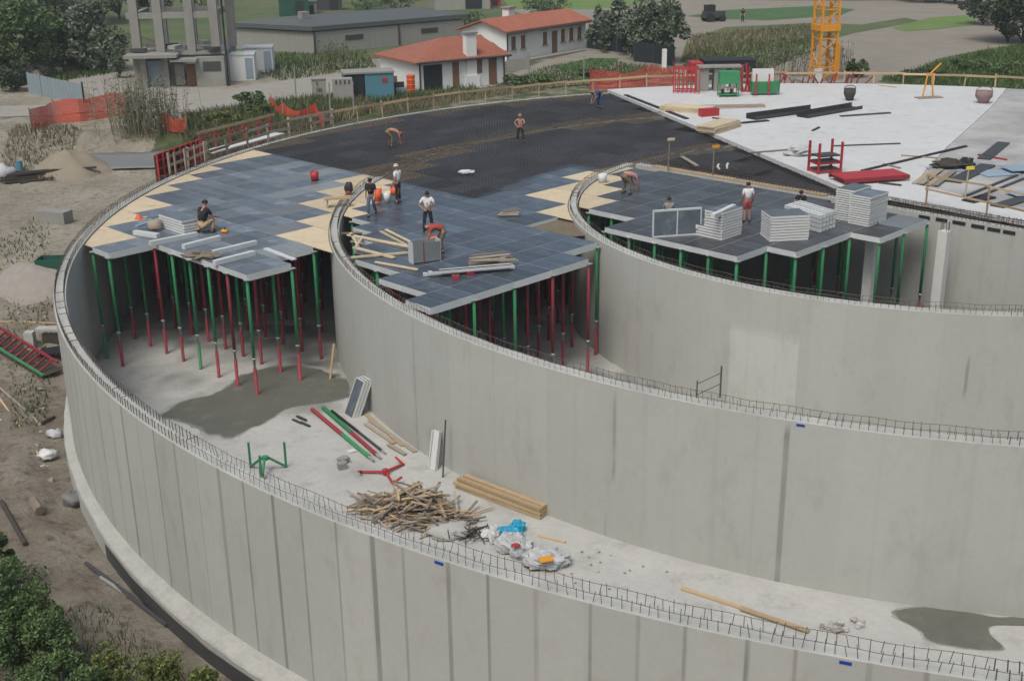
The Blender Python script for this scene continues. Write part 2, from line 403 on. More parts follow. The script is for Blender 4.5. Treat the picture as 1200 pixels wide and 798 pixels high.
def ring_wall(name, label, RO, tonef, n, rows, bot):
    t = thing(name, label, 'wall', (CX, CY, bot))
    vs = []; tone = []; H = -bot
    prof = [(RO, bot+H*i/rows, i) for i in range(rows+1)]+[(RO-TH, 0, -1), (RO-TH, FLOOR*.5, -1), (RO-TH, bot, -1)]
    prof = prof[:rows+1]+[(RO-.012, .012, -2), (RO-TH+.012, .012, -2)]+prof[rows+2:]
    for r, z, i in prof:
        for k in range(n):
            a = 2*math.pi*k/n; vs.append((r*math.cos(a), r*math.sin(a), z-bot))
            tone.append(tonef(a, z) if i >= 0 else ((.88+.22*vnoise(a*RO*1.3, 7)) if i == -2 else .92+.1*(hsh(int(a*RO/1.2), 7)-.5)))
    m = len(prof)
    fs = [(i*n+k, i*n+(k+1) % n, ((i+1) % m)*n+(k+1) % n, ((i+1) % m)*n+k) for i in range(m) for k in range(n)]
    b = MB(); b.v = vs; b.f = fs
    o = obj('wall_shell', b.mesh('wall_shell', M['wall']), t); attr(o, 'tone', tone)
    return t
def joints(seed, step, wmin, wmax, dmin, dmax, RO):
    J = {}
    def f(a, z):
        s = a*RO/step; i = math.floor(s); best = 1.0
        for k in (i, i+1):
            wd = (wmin+(wmax-wmin)*hsh(seed, k)**2); dk = dmin+(dmax-dmin)*hsh(seed, k, 3)**1.5
            c = k+.25*(hsh(seed, k, 5)-.5); d = abs(s-c)*step
            if d < wd:
                m = (.55+.45*vnoise(k*7.3, z*1.4+seed))
                best = min(best, 1-dk*m*ss(wd, wd*.85, d))
        return best
    return f
j1 = joints(3, 1.16, .035, .085, .2, .55, R1)
def tone1(a, z):
    i = math.floor(a*R1/1.16)
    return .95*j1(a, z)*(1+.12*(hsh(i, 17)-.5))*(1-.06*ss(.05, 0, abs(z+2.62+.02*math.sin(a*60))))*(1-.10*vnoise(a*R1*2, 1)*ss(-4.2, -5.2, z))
j2 = joints(8, 7.4, .10, .24, .30, .38, R2); j2b = joints(5, 1.2, .05, .09, .03, .08, R2)
S2 = [RA(at(x, y, 0))[1] % 6.28319 for x, y in ((922, 495), (722, 452), (480, 372))]
def tone2(a, z):
    t = j2b(a, z)*(1+.05*(hsh(math.floor(a*R2/2.4), 3)-.5))
    for a0, wd, dk, z0, z1 in ((S2[0], .11, .40, -6, -.2), (S2[1], .09, .30, -3.2, -.3), (S2[2], .05, .26, -6, 0), (S2[1]-.28/R2, .05, .25, -6, -4.6)):
        d = abs(a-a0)*R2
        if d < wd and z0 < z < z1: t *= 1-dk*(.5+.7*vnoise(z*1.7, a0*9))*ss(wd, wd*.6, d)
    return t
P3 = [RA(at(828, 405, -2))[1] % 6.28319, RA(at(922, 420, -2))[1] % 6.28319]
j3 = joints(9, 1.2, .04, .08, .02, .06, R3)
def tone3(a, z):
    t = j3(a, z)*(1+.06*(hsh(math.floor(a*R3/1.2), 33)-.5))
    if P3[0] < a < P3[1] and -6 < z < -1.45: t *= 1.2
    if abs(a-RA(at(1134, 430, -2))[1] % 6.28319)*R3 < .05 and -2.9 < z < -1.7: t *= .7
    return t
BOT = -5.7
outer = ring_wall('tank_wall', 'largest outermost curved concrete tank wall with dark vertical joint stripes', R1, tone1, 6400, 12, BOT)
middle = ring_wall('tank_wall', 'middle curved smooth concrete tank wall rising between timber pile and red props', R2, tone2, 3400, 12, BOT)
inner = ring_wall('tank_wall', 'innermost curved concrete tank wall with a paler rectangular patch', R3, tone3, 1900, 12, BOT)
# footing under the outer wall
b = MB(); n = 720
prof = [(R1+.004, -.8), (R1+.004, .56), (1, .54), (2, .44), (3, .38), (3, -.8)]
for r, z in prof:
    for k in range(n):
        a = 2*math.pi*k/n; fw_ = .33+.42*ss(200, 245, math.degrees(a)); r0_ = r; r = r if r > 9 else R1+fw_*(0, .4, .93, 1)[int(r)]; q = r+(.05*(vnoise(a*90, z*3)-.5) if r > R1+.3 else 0)
        b.v.append((q*math.cos(a), q*math.sin(a), z+(.05*(vnoise(a*120, r)-.5) if z > 0 and r > R1+.1 else 0))); r = r0_
b.f = [(i*n+k, i*n+(k+1) % n, (i+1)*n+(k+1) % n, (i+1)*n+k) for i in range(len(prof)-1) for k in range(n)]
b.f = [f[::-1] for f in b.f]
b.build('footing', M['foot'], outer)
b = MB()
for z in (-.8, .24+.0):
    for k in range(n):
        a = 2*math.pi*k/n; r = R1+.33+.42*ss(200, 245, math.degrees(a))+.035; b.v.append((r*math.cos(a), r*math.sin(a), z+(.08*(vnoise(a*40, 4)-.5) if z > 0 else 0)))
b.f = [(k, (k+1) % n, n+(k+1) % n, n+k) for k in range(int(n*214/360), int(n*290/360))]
b.build('membrane', M['steel'], outer)  # dark band: the ditch's shadow put into colour along the footing side
# starter bars: hooped pairs along every rim
def hoop(h=.36, g=.34, r=.009, tie=True):
    b = MB()
    b.tube([(-g/2, 0, -.05), (-g/2, 0, h)], r, 4); b.tube([(g/2, 0, -.05), (g/2, 0, h*.97)], r, 4)
    if tie: b.tube([(-g/2, 0, h), (g/2, 0, h*.97)], r, 4)
    return b
def rebars(t, RO, step, bot, h, a_lo, a_hi, front):
    rm = RO-TH/2; n = int((a_hi-a_lo)*rm/step); A = [a_lo+(a_hi-a_lo)*(i+.3*(random.random()-.5))/n for i in range(n)]
    A.sort(key=lambda a: (pol(rm, a)-Vector((0, 0, EYE))).length if 20 < proj(pol(rm, a))[0] < 1180 and proj(pol(rm, a))[1] < 790 else 999)
    hm = [hoop(h, .33, .0078, False).mesh('starter_bar', M['rebar']), hoop(h*.9, .33, .0078, False).mesh('starter_bar', M['rebar']), hoop(h*1.08, .31, .0078, False).mesh('starter_bar', M['rebar'])]
    rest = MB()
    for i, a in enumerate(A):
        lean = random.gauss(0, .07)
        if i < 100:
            p = (rm*math.cos(a), rm*math.sin(a), -bot)
            obj('starter_bar', random.choice(hm), t, p, (lean*1.6, random.gauss(0, .09), a))
        else:
            mt = Matrix.Translation((rm*math.cos(a), rm*math.sin(a), -bot)) @ Euler((lean, 0, a)).to_matrix().to_4x4()
            q = hoop(h*random.uniform(.85, 1.1), .33, .013, random.random() < .12); rest.add([mt @ Vector(v) for v in q.v], q.f)
    tag(rest.build('starter_bar', M['rebar'], t), kind='stuff')
    for dr, z in ((-.165, .27), (.165, .22)):
        k = max(40, int((a_hi-a_lo)*RO/.6))
        pts = [((rm+dr)*math.cos(a_lo+(a_hi-a_lo)*i/k), (rm+dr)*math.sin(a_lo+(a_hi-a_lo)*i/k), -bot+z+.02*math.sin(i*1.7)) for i in range(k+1)]
        MB().tube(pts, .008, 4).build('lengthwise_bar', M['rebar'], t)
rebars(outer, R1, .21, BOT, .30, R(130), R(300), None)
rebars(middle, R2, .23, BOT, .29, R(95), R(290), None)
rebars(inner, R3, .23, BOT, .27, R(118), R(300), None)

# straight dividing wall through the middle, pouring joint dividing the roof slab
U = Vector((.7071, -.7071, 0)); V = Vector((.7071, .7071, 0)); O = Vector((-10.69, 47.13, 0)); BU, BV = 1.45, 2.2
def uv(u, v, z=0.0): return O+U*(u*BU)+V*(v*BV)+Vector((0, 0, z))
def UV(p): d = Vector(p)-O; return d.dot(U)/BU, d.dot(V)/BV
VW = 12.35        # grid row of the dividing wall's near face
uw0, uw1 = -1.4, 21.1
def straight_wall():
    a, c = uv(uw0, VW), uv(uw1, VW); L = (c-a).length
    t = thing('dividing_wall', 'straight concrete wall behind two pale columns under the slab edge', 'wall', (*(a+c)/2,)[:2]+(FLOOR-.4,), -math.pi/4)
    n = int(L/.15); vs = []; tone = []; rows = 10; H = 5.25+.4
    b = MB()
    for j in range(rows+1):
        for i in range(n+1):
            b.v.append((-L/2+L*i/n, 0, H*j/rows)); x = i*.15
            tone.append((1+.07*(hsh(int(x/1.2), 61)-.5))*(1-.12*(abs((x % 1.2)-.6) > .55)*vnoise(x, j*.6)))
    b.f = [(j*(n+1)+i, j*(n+1)+i+1, (j+1)*(n+1)+i+1, (j+1)*(n+1)+i) for j in range(rows) for i in range(n)]
    k = len(b.v); b.box((0, .23, H/2-.003), (L-.01, .455, H-.006)); tone += [1]*(len(b.v)-k)
    o = b.build('wall_shell', M['wall'], t); attr(o, 'tone', tone)
    # ragged bar ends and blockouts along the top of the near face
    L0 = (uv(10.0, VW)-(a+c)/2).dot(U)
    nb = 0; rest = MB()
    hm = hoop(.42, .3, .014).mesh('starter_bar', M['rebar'])
    x = -L/2+.2
    while x < L/2:
        p = (x, .25, H)
        if x > L0-4 and nb < 100: obj('starter_bar', hm, t, p, (random.gauss(0, .1), random.gauss(0, .25), math.pi/2+random.gauss(0, .1))); nb += 1
        else:
            mt = Matrix.Translation(p) @ Euler((random.gauss(0, .08), 0, math.pi/2)).to_matrix().to_4x4(); q = hoop(.36, .3, .012); rest.add([mt @ Vector(v) for v in q.v], q.f)
        x += .2
    tag(rest.build('starter_bar', M['rebar'], t), kind='stuff')
    for z, y in ((.18, .1), (.3, .1), (.3, .4), (.42, .25)):
        MB().tube([(L0-1+i*.7, y, H+z+random.gauss(0, .02)) for i in range(int((L/2-L0)/.7)+1)], .013, 4).build('lengthwise_bar', M['rebar'], t)
    for i, x in enumerate((.9, 1.75, 2.6, 3.5, 4.25, 4.95, 7.9, 8.9, 9.8)):
        MB().box((L0+x, -.012, H-.17+.02*math.sin(i)), (.5+.15*hsh(i), .03, .16)).build('blockout', M['black'], t)
straight_wall()
for k, (px, lab) in enumerate(((1027, 'pale square column at the end of the white-edged deck'), (1108, 'pale square column standing clear of the deck before the straight wall'))):
    base = at(1018 if k == 0 else 1100, 357, -4.2); base = Vector(((16.5, 53.6, FLOOR), (19.65, 53.3, FLOOR))[k])
    t = thing('concrete_column', lab, 'column', base, R(45), 'pale columns by the straight wall')
    MB().box((0, 0, 2.5), (.44, .44, 5.0)).build('shaft', M['col'], t)
    for i, (x, y) in enumerate(((-.14, -.14), (.14, -.14), (.14, .14), (-.14, .14), (0, -.15), (0, .15))):
        MB().tube([(x, y, 4.95), (x+.02*i-.05, y, 5.42)], .014, 5).build('starter_bar', M['rebar'], t)

# ------------------------------------------------------------------ roof slabs
def arc(r, a0, a1, n): return [tuple(pol(r, a0+(a1-a0)*i/n))[:2] for i in range(n+1)]
JA = at(715, 110, 0); JB = at(985, 225, 0)
aJ = RA(JA)[1]
gA, gB = at(1165, 122, .25), at(1072, 216, .25)
aG = RA(gA)[1]
wl = uv(19.6, VW+.12); wr = uv(31.6, VW+.12)
P = [tuple(wl)[:2], (JB.x, JB.y)]+arc(R1-.02, aJ, aG, 60)+[(gA.x, gA.y), tuple(at(1135, 150, .25))[:2], tuple(at(1110, 172, .25))[:2], tuple(at(1088, 196, .25))[:2], (gB.x, gB.y)]
P = [p for p in P if True]
t = MB().prism(P, .02, .25).build('roof_slab', M['slab']); tag(t, 'smooth whitish finished concrete roof slab at the back', 'roof slab')
P2 = [tuple(wl+U*.02)[:2], (gB.x+.01, gB.y)]+[tuple(at(x+.5, y, .25))[:2] for x, y in ((1088, 196), (1110, 172), (1135, 150), (1165, 122))]+arc(R1-.02, aG-.0005, RA(wr)[1], 50)[:-1]+[tuple(wr)[:2]]
t = MB().prism(P2, .015, .235).build('roof_slab', M['slabg']); tag(t, 'stained grey concrete roof slab at right, littered with boards and metal', 'roof slab')

# ------------------------------------------------------------------ deck of formwork panels on props
def region(p):
    r = RA(p)[0]; v = UV(p)[1]
    if R2+.02 < r < R1-TH-.02: return 1
    if R3+.02 < r < R2-TH-.02: return 2
    if r < R3-TH-.02 and v < VW-.01: return 3
    return 0
def allowed(i, j):
    if i < -1 and j >= 0 or (i < -5 and j >= -1): a1 = True
    else: a1 = j >= 2 or i <= -1 and j >= 0
    return a1
UMAX3 = {6: 7, 7: 9, 8: 10, 9: 10, 10: 11, 11: 11}
def slabbed(p):
    d = RA(p)
    return (p[0]-JB.x)*(JA.y-JB.y)-(p[1]-JB.y)*(JA.x-JB.x) > 0 and UV(p)[1] > VW
bays = []
for i in range(-34, 14):
    for j in range(-2, 32):
        cs = [uv(i+a, j+c) for a in (0, 1) for c in (0, 1)]; rg = {region(c) for c in cs}
        mid = uv(i+.5, j+.5)
        if len(rg) != 1: continue
        k = rg.pop()
        if k == 0:
            continue
        if slabbed(mid): continue
        if k == 1 and not ((i <= -1 and j >= 0) or (i <= -6 and j >= -1)): continue
        if k == 2 and (i > 5 or j < 1 or (i < 5 and j < 1.5 and i != 4)): continue
        if k == 3 and j in UMAX3 and i >= UMAX3[j]: continue
        if k == 3 and j < 6 and i > 5: continue
        bays.append((i, j, k))
# rows close to the dividing wall
def meshed(p, k):
    u, v = UV(p)
    if k == 1: return v > 6.9
    if k == 2: return v > 6.9 and (u < -1.9-.33*(v-7.2) or v > 11.2)
    return False
halves = []
_b = {(i, j) for i, j, k in bays}
for i in range(-6, 12):
    for j in range(1, 12):
        if (i, j) in _b: continue
        for k, uhi in ((2, 5), (3, 8)):
            if i <= uhi and (i, j+1) in _b | {(5, 1)} and all(region(uv(i+a, j+c)) == k for a in (0.02, .98) for c in (.52, .99)) and j < 8 and not (k == 3 and j > 5): halves.append((i, j, k))
bayset = {(i, j): k for i, j, k in bays}
open_b = [(i, j, k) for i, j, k in bays if not meshed(uv(i+.5, j+.5), k)]
deep = [(i, j, k) for i, j, k in bays if meshed(uv(i+.5, j+.5), k)]
ZT = -.03
def panel_meshes(frame, face):
    fm = MB(); e = .008
    for y in (e+.01, BV-e-.01): fm.box((BU/2, y, -.13), (BU-2*e, .02, .24))
    for x in (e+.009, BU-e-.009): fm.box((x, BV/2, -.15), (.018, BV-2*e-.04, .28))
    for y in (BV/3, 2*BV/3): fm.box((BU/2, y, -.09), (BU-2*e-.05, .02, .17))
    fc = MB()
    for q in range(3):
        y0, y1 = q*BV/3+(.016 if q == 0 else .006), (q+1)*BV/3-(.016 if q == 2 else .006)
        fc.box((BU/2, (y0+y1)/2, -.012), (BU-2*e-.02, y1-y0, .018))
    return fm.mesh('frame', frame), fc.mesh('film_sheet', face)
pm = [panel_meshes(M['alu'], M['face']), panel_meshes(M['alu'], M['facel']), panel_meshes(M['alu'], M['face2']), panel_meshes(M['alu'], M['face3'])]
BAYN = {1: 'left', 2: 'middle', 3: 'right'}
open_b.sort(key=lambda b: uv(b[0]+.5, b[1]+.5).length)
pale_lab = {1: 'pale worn deck panel among the dark panels of the left bay', 2: 'pale worn deck panel among the dark panels of the middle bay', 3: 'pale worn deck panel among the dark panels of the right bay'}
for i, j, k in halves:
    t = thing('deck_panel', f'half length dark deck panel at the curved wall in the {BAYN[k]} bay', 'deck panel', uv(i, j+.5, ZT), -math.pi/4, f'half deck panels of the {BAYN[k]} bay')
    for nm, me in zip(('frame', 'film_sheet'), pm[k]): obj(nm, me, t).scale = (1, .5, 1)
# planks over the top of the dividing wall and the gap before it
for i in range(4):
    p0, p1 = uv(-.6+i*1.9, VW+.05, .0), uv(-.6+(i+1)*1.9-.03, VW+.05, .0)
    tag(MB().bar(p0+V*.12+Vector((0, 0, .03+.01*(i % 2))), p1+V*.12+Vector((0, 0, .03+.01*(i % 2))), .42, .05).build('brown_plank', M['wood']), 'brown plank in the line capping the straight wall behind the right deck', 'plank', 'planks capping the straight wall')
g_ = MB()
for i in range(8): g_.bar(uv(-.2+i*.93, 12.17, ZT-.12), uv(-.2+i*.93+.9, 12.17, ZT-.12), .74, .04)
tag(g_.build('gap_board', M['under']), 'dark boards closing the gap before the straight wall', 'boards', kind='stuff')  # boards added to stop daylight leaking in under the deck
for n_, (i, j, k) in enumerate(open_b):
    p = uv(i, j, ZT)
    if n_ >= 290:
        deep.append((i, j, k)); continue
    pale = hsh(i, j, 31) > .955
    t = thing('deck_panel', pale_lab[k] if pale else f'dark faced deck panel, bare of bars, in the {BAYN[k]} bay', 'deck panel', p, -math.pi/4,
              (f'pale deck panels of the {BAYN[k]} bay' if pale else f'dark deck panels of the {BAYN[k]} bay'))
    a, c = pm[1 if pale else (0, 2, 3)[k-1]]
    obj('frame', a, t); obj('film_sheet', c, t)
print('OPEN', len(open_b), 'DEEP', len(deep))
# the panels lying under the bar mats: one field
fl = MB()
rz = -math.pi/4
for i, j, k in deep:
    c = uv(i+.5, j+.5, ZT-.05); fl.box(c, (BU-.02, BV-.02, .1), rz)
o = fl.build('deck_panel', M['under']); tag(o, 'dark deck panels lying under the reinforcement mats', 'deck panel', kind='stuff')

# plywood fillers between the panel field and the ring walls
M['brd'] = mat('brown_boards', (.15, .125, .085), .85, .3, 1.5, scale2=4)
def fillers():
    cnt = 0; far = MB()
    for j in range(-1, 30):
        for k in (1, 2, 3):
            cells = sorted(i for (i, jj), kk in bayset.items() if jj == j and kk == k)
            runs = []
            for i in cells:
                if runs and runs[-1][1] == i-1: runs[-1][1] = i
                else: runs.append([i, i])
            for a, c in runs:
                for side in (-1, 1):
                    u0 = a if side < 0 else c+1
                    # march outwards to the wall on several lines
                    pts = []; hit = True
                    for q in range(9):
                        v = j+.01+.98*q/8; u = u0; st = 0
                        while region(uv(u+side*.02, v)) == k and st < 160: u += side*.02; st += 1
                        if st >= 150: hit = False
                        pts.append((u, v))
                    if not hit: continue
                    mid = uv(pts[4][0], j+.5); pxy = proj(mid)
                    if slabbed(mid): continue
                    near_gap = (k == 2 and side < 0 and j < 4) or (k == 3 and side < 0 and j < 8) or (k == 3 and side > 0) or (k == 2 and side > 0 and False)
                    if near_gap: continue
                    if max(abs(u-u0) for u, v in pts) < .06: continue
                    e = .01*side
                    poly = [uv(u0+e, j+.01), *[uv(u-e, v) for u, v in pts], uv(u0+e, j+.99)]
                    poly = [tuple(q)[:2] for q in poly]
                    m = meshed(uv(u0-side*.5, j+.5), k)
                    if (-200 < pxy[0] < 1300) and pxy[1] > 60 and not m:
                        o = MB().prism(poly, ZT-.045, ZT-.005).build('plywood_sheet', M['ply'])
                        wn = {(1, -1): 'left bay panels and outer wall', (1, 1): 'left bay panels and middle wall', (2, -1): 'middle bay panels and middle wall', (2, 1): 'middle bay panels and inner wall', (3, -1): 'right bay panels and inner wall', (3, 1): 'right bay'}[(k, side)]
                        tag(o, f'pale plywood infill sheet between {wn}', 'plywood', f'plywood infill between {wn}'); cnt += 1
                    else: far.prism(poly, ZT-.045, ZT-.005)
    # curved remainder rows at the ends in v
    tag(far.build('plywood_sheet', M['brd']), 'plywood infill under the bar mats along the wall lines', 'plywood', kind='stuff')
    print('FILL', cnt)
fillers()
# gaps left in the v direction along the walls, bridged by narrow boards under the mats
def strips():
    far = MB()
    for r0, r1 in ((R1-TH-.05-2.6, R1-TH-.03), (R2+.03, R2+1.9), (R2-TH-2.0, R2-TH-.03), (R3+.03, R3+1.9)):
        n = 260
        for q in range(n):
            a0 = R(90)+R(130)*q/n; a1 = a0+R(130)/n*.98
            c = pol((r0+r1)/2, (a0+a1)/2); u, v = UV(c)
            k = region(c)
            q_ = c-Vector((c.x*.012, 1, 0)).normalized()*5; u2, v2 = UV(q_)
            if k == 0 or slabbed(c) or not (meshed(c, k) or (bayset.get((math.floor(u2), math.floor(v2))) == k)): continue  # strips outside the mats are added to keep light out below the deck
            far.prism([tuple(pol(r0, a0))[:2], tuple(pol(r1, a0))[:2], tuple(pol(r1, a1))[:2], tuple(pol(r0, a1))[:2]], ZT-.19, ZT-.15)
    for RO in (R2, R3):
        for q in range(150):
            a0 = R(84)+R(100)*q/150; a1 = a0+R(100)/150*.97; c = pol(RO+.3, (a0+a1)/2); c2 = pol(RO-TH-.3, (a0+a1)/2)
            if slabbed(c) or not (meshed(c, 1 if RO == R2 else 2) and (RO == R3 or meshed(c2, 2))) or (RO == R3 and UV(c2)[1] < VW): continue
            far.prism([tuple(pol(RO-TH+.02, a0))[:2], tuple(pol(RO-.02, a0))[:2], tuple(pol(RO-.02, a1))[:2], tuple(pol(RO-TH+.02, a1))[:2]], .014, .034)
    tag(far.build('edge_boards', M['brd']), 'rows of boards closing the gaps along the walls under the mats', 'boards', kind='stuff')
strips()

# reinforcement mats over the back part of the deck
def bar_mat(k, lab, dz):
    b = MB(); st = .25; r = .0085
    def ok(p): return (region(p) == k or (k == 1 and R2-TH-.05 <= RA(p)[0] <= R2+.05) or (k == 2 and R3-TH-.05 <= RA(p)[0] <= R3+.05 and UV(p)[1] > VW)) and not slabbed(p) and meshed(p, k) and (RA(p)[1] > aJ or RA(p)[1] < -2)
    lo, hi = -60, 60
    for ax, (D, E) in enumerate(((U, V), (V, U))):
        s = -60
        while s < 60:
            run = None; x = -60
            while x <= 60:
                p = O+D*x+E*s
                g = 0 < p.y < 100 and ok(p)
                if g and run is None: run = x
                if (not g or x >= 60-1e-6) and run is not None:
                    if x-run > .6:
                        a = O+D*run+E*s+Vector((0, 0, dz+ax*.024)); c = O+D*(x-.4)+E*s+Vector((0, 0, dz+ax*.024)); b.bar(a, c, r*2)
                    run = None
                x += .4
            s += st
    return b
for k, lab in ((1, 'dark steel bar mat over the back of the outer bay'), (2, 'dark steel bar mat over the back of the middle bay')):
    b = bar_mat(k, lab, .05); o = b.build('bar_mat', M['mat'])
    tag(o, lab, 'reinforcement mat')
# the inner back part, beyond the dividing wall
def inner_back():
    fl = MB(); b = MB()
    def ok(p):
        r = RA(p)[0]; return r < R3-TH-.05 and UV(p)[1] > VW+.25 and not slabbed(p)
    for i in range(-14, 24):
        for j in range(12, 26):
            if all(ok(uv(i+a, j+.3+c)) for a in (0.02, .98) for c in (0.02, .98)): fl.box(uv(i+.5, j+.8, ZT-.05), (BU-.02, BV-.02, .1), rz)
    tag(fl.build('deck_panel', M['under']), 'dark deck panels beyond the straight wall under the innermost mat', 'deck panel', kind='stuff')
    for ax, (D, E) in enumerate(((U, V), (V, U))):
        s = -10
        while s < 60:
            run = None; x = -20
            while x <= 60:
                p = O+D*x+E*s; g = ok(p)
                if g and run is None: run = x
                if not g and run is not None:
                    if x-run > .6: b.bar(O+D*run+E*s+Vector((0, 0, .05+ax*.024)), O+D*(x-.4)+E*s+Vector((0, 0, .05+ax*.024)), .022)
                    run = None
                x += .4
            s += .25
    tag(b.build('bar_mat', M['mat']), 'dark triangular steel bar mat between straight wall and white slab', 'reinforcement mat')
inner_back()
a0_, a1_ = RA(uv(-.3, VW+.3))[1], RA(JB)[1]
Q = [tuple(pol(R3-TH-.02, a0_+(aJ-a0_)*i/30))[:2] for i in range(31)]+[(JB.x, JB.y)]
tag(MB().prism(Q, ZT-.3, ZT-.22).build('joist_layer', M['under']), 'dark joist layer under the innermost mat', 'boards')  # unseen slab added to block light from reaching below the deck

# props
def prop_meshes():
    H = 5.0
    up = {}
    for c in ('green', 'red'):
        up[c] = MB().lathe([(.068, 1.62), (.068, H-.12), (.05, H-.1), (.05, H)], n=10).mesh('upper_tube', M[c], True)
    th = MB().lathe([(.045, 1.2), (.045, 1.56), (.095, 1.56), (.095, 1.63), (.045, 1.64)], n=8).mesh('threaded_tube', M['thread'], True)
    lo = {c: MB().lathe([(.085, .0), (.085, .03), (.07, .03), (.07, 1.2), (.05, 1.22)], n=10).mesh('lower_tube', M[c], True) for c in ('green', 'red')}
    hd = MB().box((0, 0, H+.012), (.26, .26, .024)).mesh('head_plate', M['thread'])
    return up, th, lo, hd
UP, THR, LO, HD = prop_meshes()
np_ = 0
FRONT = {(-6, -1): 'green', (-5, 0): 'red', (-4, 0): 'green', (-3, 0): 'green', (-2, 0): 'green', (-1, 0): 'red', (0, 0): 'green', (0, 1): 'green', (0, 2): 'green'}
def props():
    global np_
    nodes = {}
    for (i, j), k in bayset.items():
        for a in (0, 1):
            for c in (0, 1): nodes.setdefault((i+a, j+c), k)
    fw = (-U+V*0).normalized()
    for (i, j), k in sorted(nodes.items()):
        p = uv(i, j)
        # how far to the front edge of the deck, measured towards the viewer
        d = None
        for s in range(1, 12):
            q = p-Vector((p.x*.012, 1, 0)).normalized()*s*1.0; u, v = UV(q)
            if bayset.get((math.floor(u), math.floor(v))) is None: d = s; break
        if d is None: continue
        if k == 3 and d > 8 or k == 2 and d > 9: continue
        row = 'front' if d <= 2 else 'back'
        c = FRONT.get((i, j))
        if c is None:
            g = {1: (.6, .25), 2: (.7, .4), 3: (1, .92)}[k][row == 'back']
            c = 'green' if hsh(i, j, 77) < g else 'red'
        base = Vector((p.x, p.y, FLOOR))
        foot = 'green' if (i, j) == (-3, 0) or hsh(i, j, 5) > .93 else 'red'
        if k == 3 and hsh(i, j, 6) > .4: foot = 'green'
        where = {('front', 1): 'at the front of the left bay', ('back', 1): 'in the dark behind, left bay', ('front', 2): 'at the front of the middle bay', ('back', 2): 'in the dark behind, middle bay', ('front', 3): 'at the front of the right bay', ('back', 3): 'in the dark behind, right bay'}[(row, k)]
        t = thing('steel_prop', f'{c} steel prop on a {foot} foot, {where}', 'prop', base, hsh(i, j), f'{c} props on {foot} feet {where}')
        obj('upper_tube', UP[c], t); obj('threaded_tube', THR, t); obj('lower_tube', LO[foot], t); obj('head_plate', HD, t)
        np_ += 1
props(); print('PROPS', np_)
# ------------------------------------------------------------------ things on the deck, slab and floor
def px(*P, z=0.0): return [at(x, y, z) for x, y in P]
def bar_between(name, p0, p1, w_, h_, m, label, cat, z, group=None):
    a, b = at(*p0, z), at(*p1, z)
    a.z += h_/2; b.z += h_/2
    return tag(MB().bar(a, b, w_, h_).build(name, m), label, cat, group)
D = ZT+.005
# loose light beams on the front of the left bay
for p0, p1, lab in (((176, 288), (231, 277), 'long white beam lying nearest the left corner of the left deck front'),
                    ((215, 292), (258, 281), 'short white beam beside a heap of rope on the left deck'),
                    ((250, 299), (300, 287), 'white beam behind another white beam on the left deck front'),
                    ((251, 311), (298, 299), 'white beam closest to the front edge of the left deck'),
                    ((311, 292), (345, 305), 'pale flat board lying askew near the right front of the left deck'),
                    ((158, 275), (186, 279), 'grey white beam behind the left corner panel'),
                    ((159, 266), (187, 257), 'blue grey board leaning by a stack of white panels')):
    bar_between('loose_beam', p0, p1, .22, .2 if 'board' not in lab else .05, M['alu'] if 'blue' not in lab else M['bluel'], lab, 'beam', D)
def panel_stack(px_, py_, n, lab, L=1.6, Wd=.8, th=.125, rz=-math.pi/4, jit=.014, top=True, z=D, lean=0, dark=True):
    c = at(px_, py_, z)
    for q in range(n):
        fm = MB(); a = rz+random.gauss(0, .006); ox, oy = random.gauss(0, jit*.5), random.gauss(0, jit*.5)
        t = thing('formwork_panel', lab, 'formwork panel', (c.x+ox, c.y+oy, z+q*th), a, lab.split(',')[0]+' pile')
        k = th-.028
        for y in (-1, 1): fm.box((0, y*(Wd/2-.02), k/2), (L, .04, k))
        for x in (-1, 0, 1): fm.box((x*(L/2-.02), 0, k/2-.001), (.04, Wd-.08, k-.004))
        fm.box((0, 0, k*.5), (L-.1, Wd-.1, .03))
        fm.build('frame', M['white'], t)
        if q == n-1 or n < 4: MB().box((0, 0, k+.004), (L-.05, Wd-.05, .012)).build('film_sheet', M['face'] if dark else M['facel'], t)
def stack_lab(s): return f'white framed panel {s}'
panel_stack(212, 268, 5, stack_lab('stacked low beside the crouching man on the left deck'), 2.0, 1.0)
panel_stack(229, 270, 4, stack_lab('piled right against the crouching man'), 1.6, .9, rz=math.pi/4)
panel_stack(847, 276, 10, stack_lab('in the tall stack in front of the man in a white shirt'), 1.5, .95, rz=math.pi/4)
panel_stack(829, 273, 4, stack_lab('in the low stack left of a tall one on the right deck'), 1.3, .9, rz=math.pi/4)
panel_stack(919, 278, 9, stack_lab('in the stack at the middle of the right deck front'), 1.75, 1.25, rz=R(8))
panel_stack(998, 255, 14, stack_lab('in the left of the two tall stacks at the deck end'), 1.5, .95, rz=math.pi/4, th=.105)
panel_stack(1016, 260, 13, stack_lab('in the right of the two tall stacks at the deck end'), 1.6, 1.05, rz=math.pi/4, th=.105)
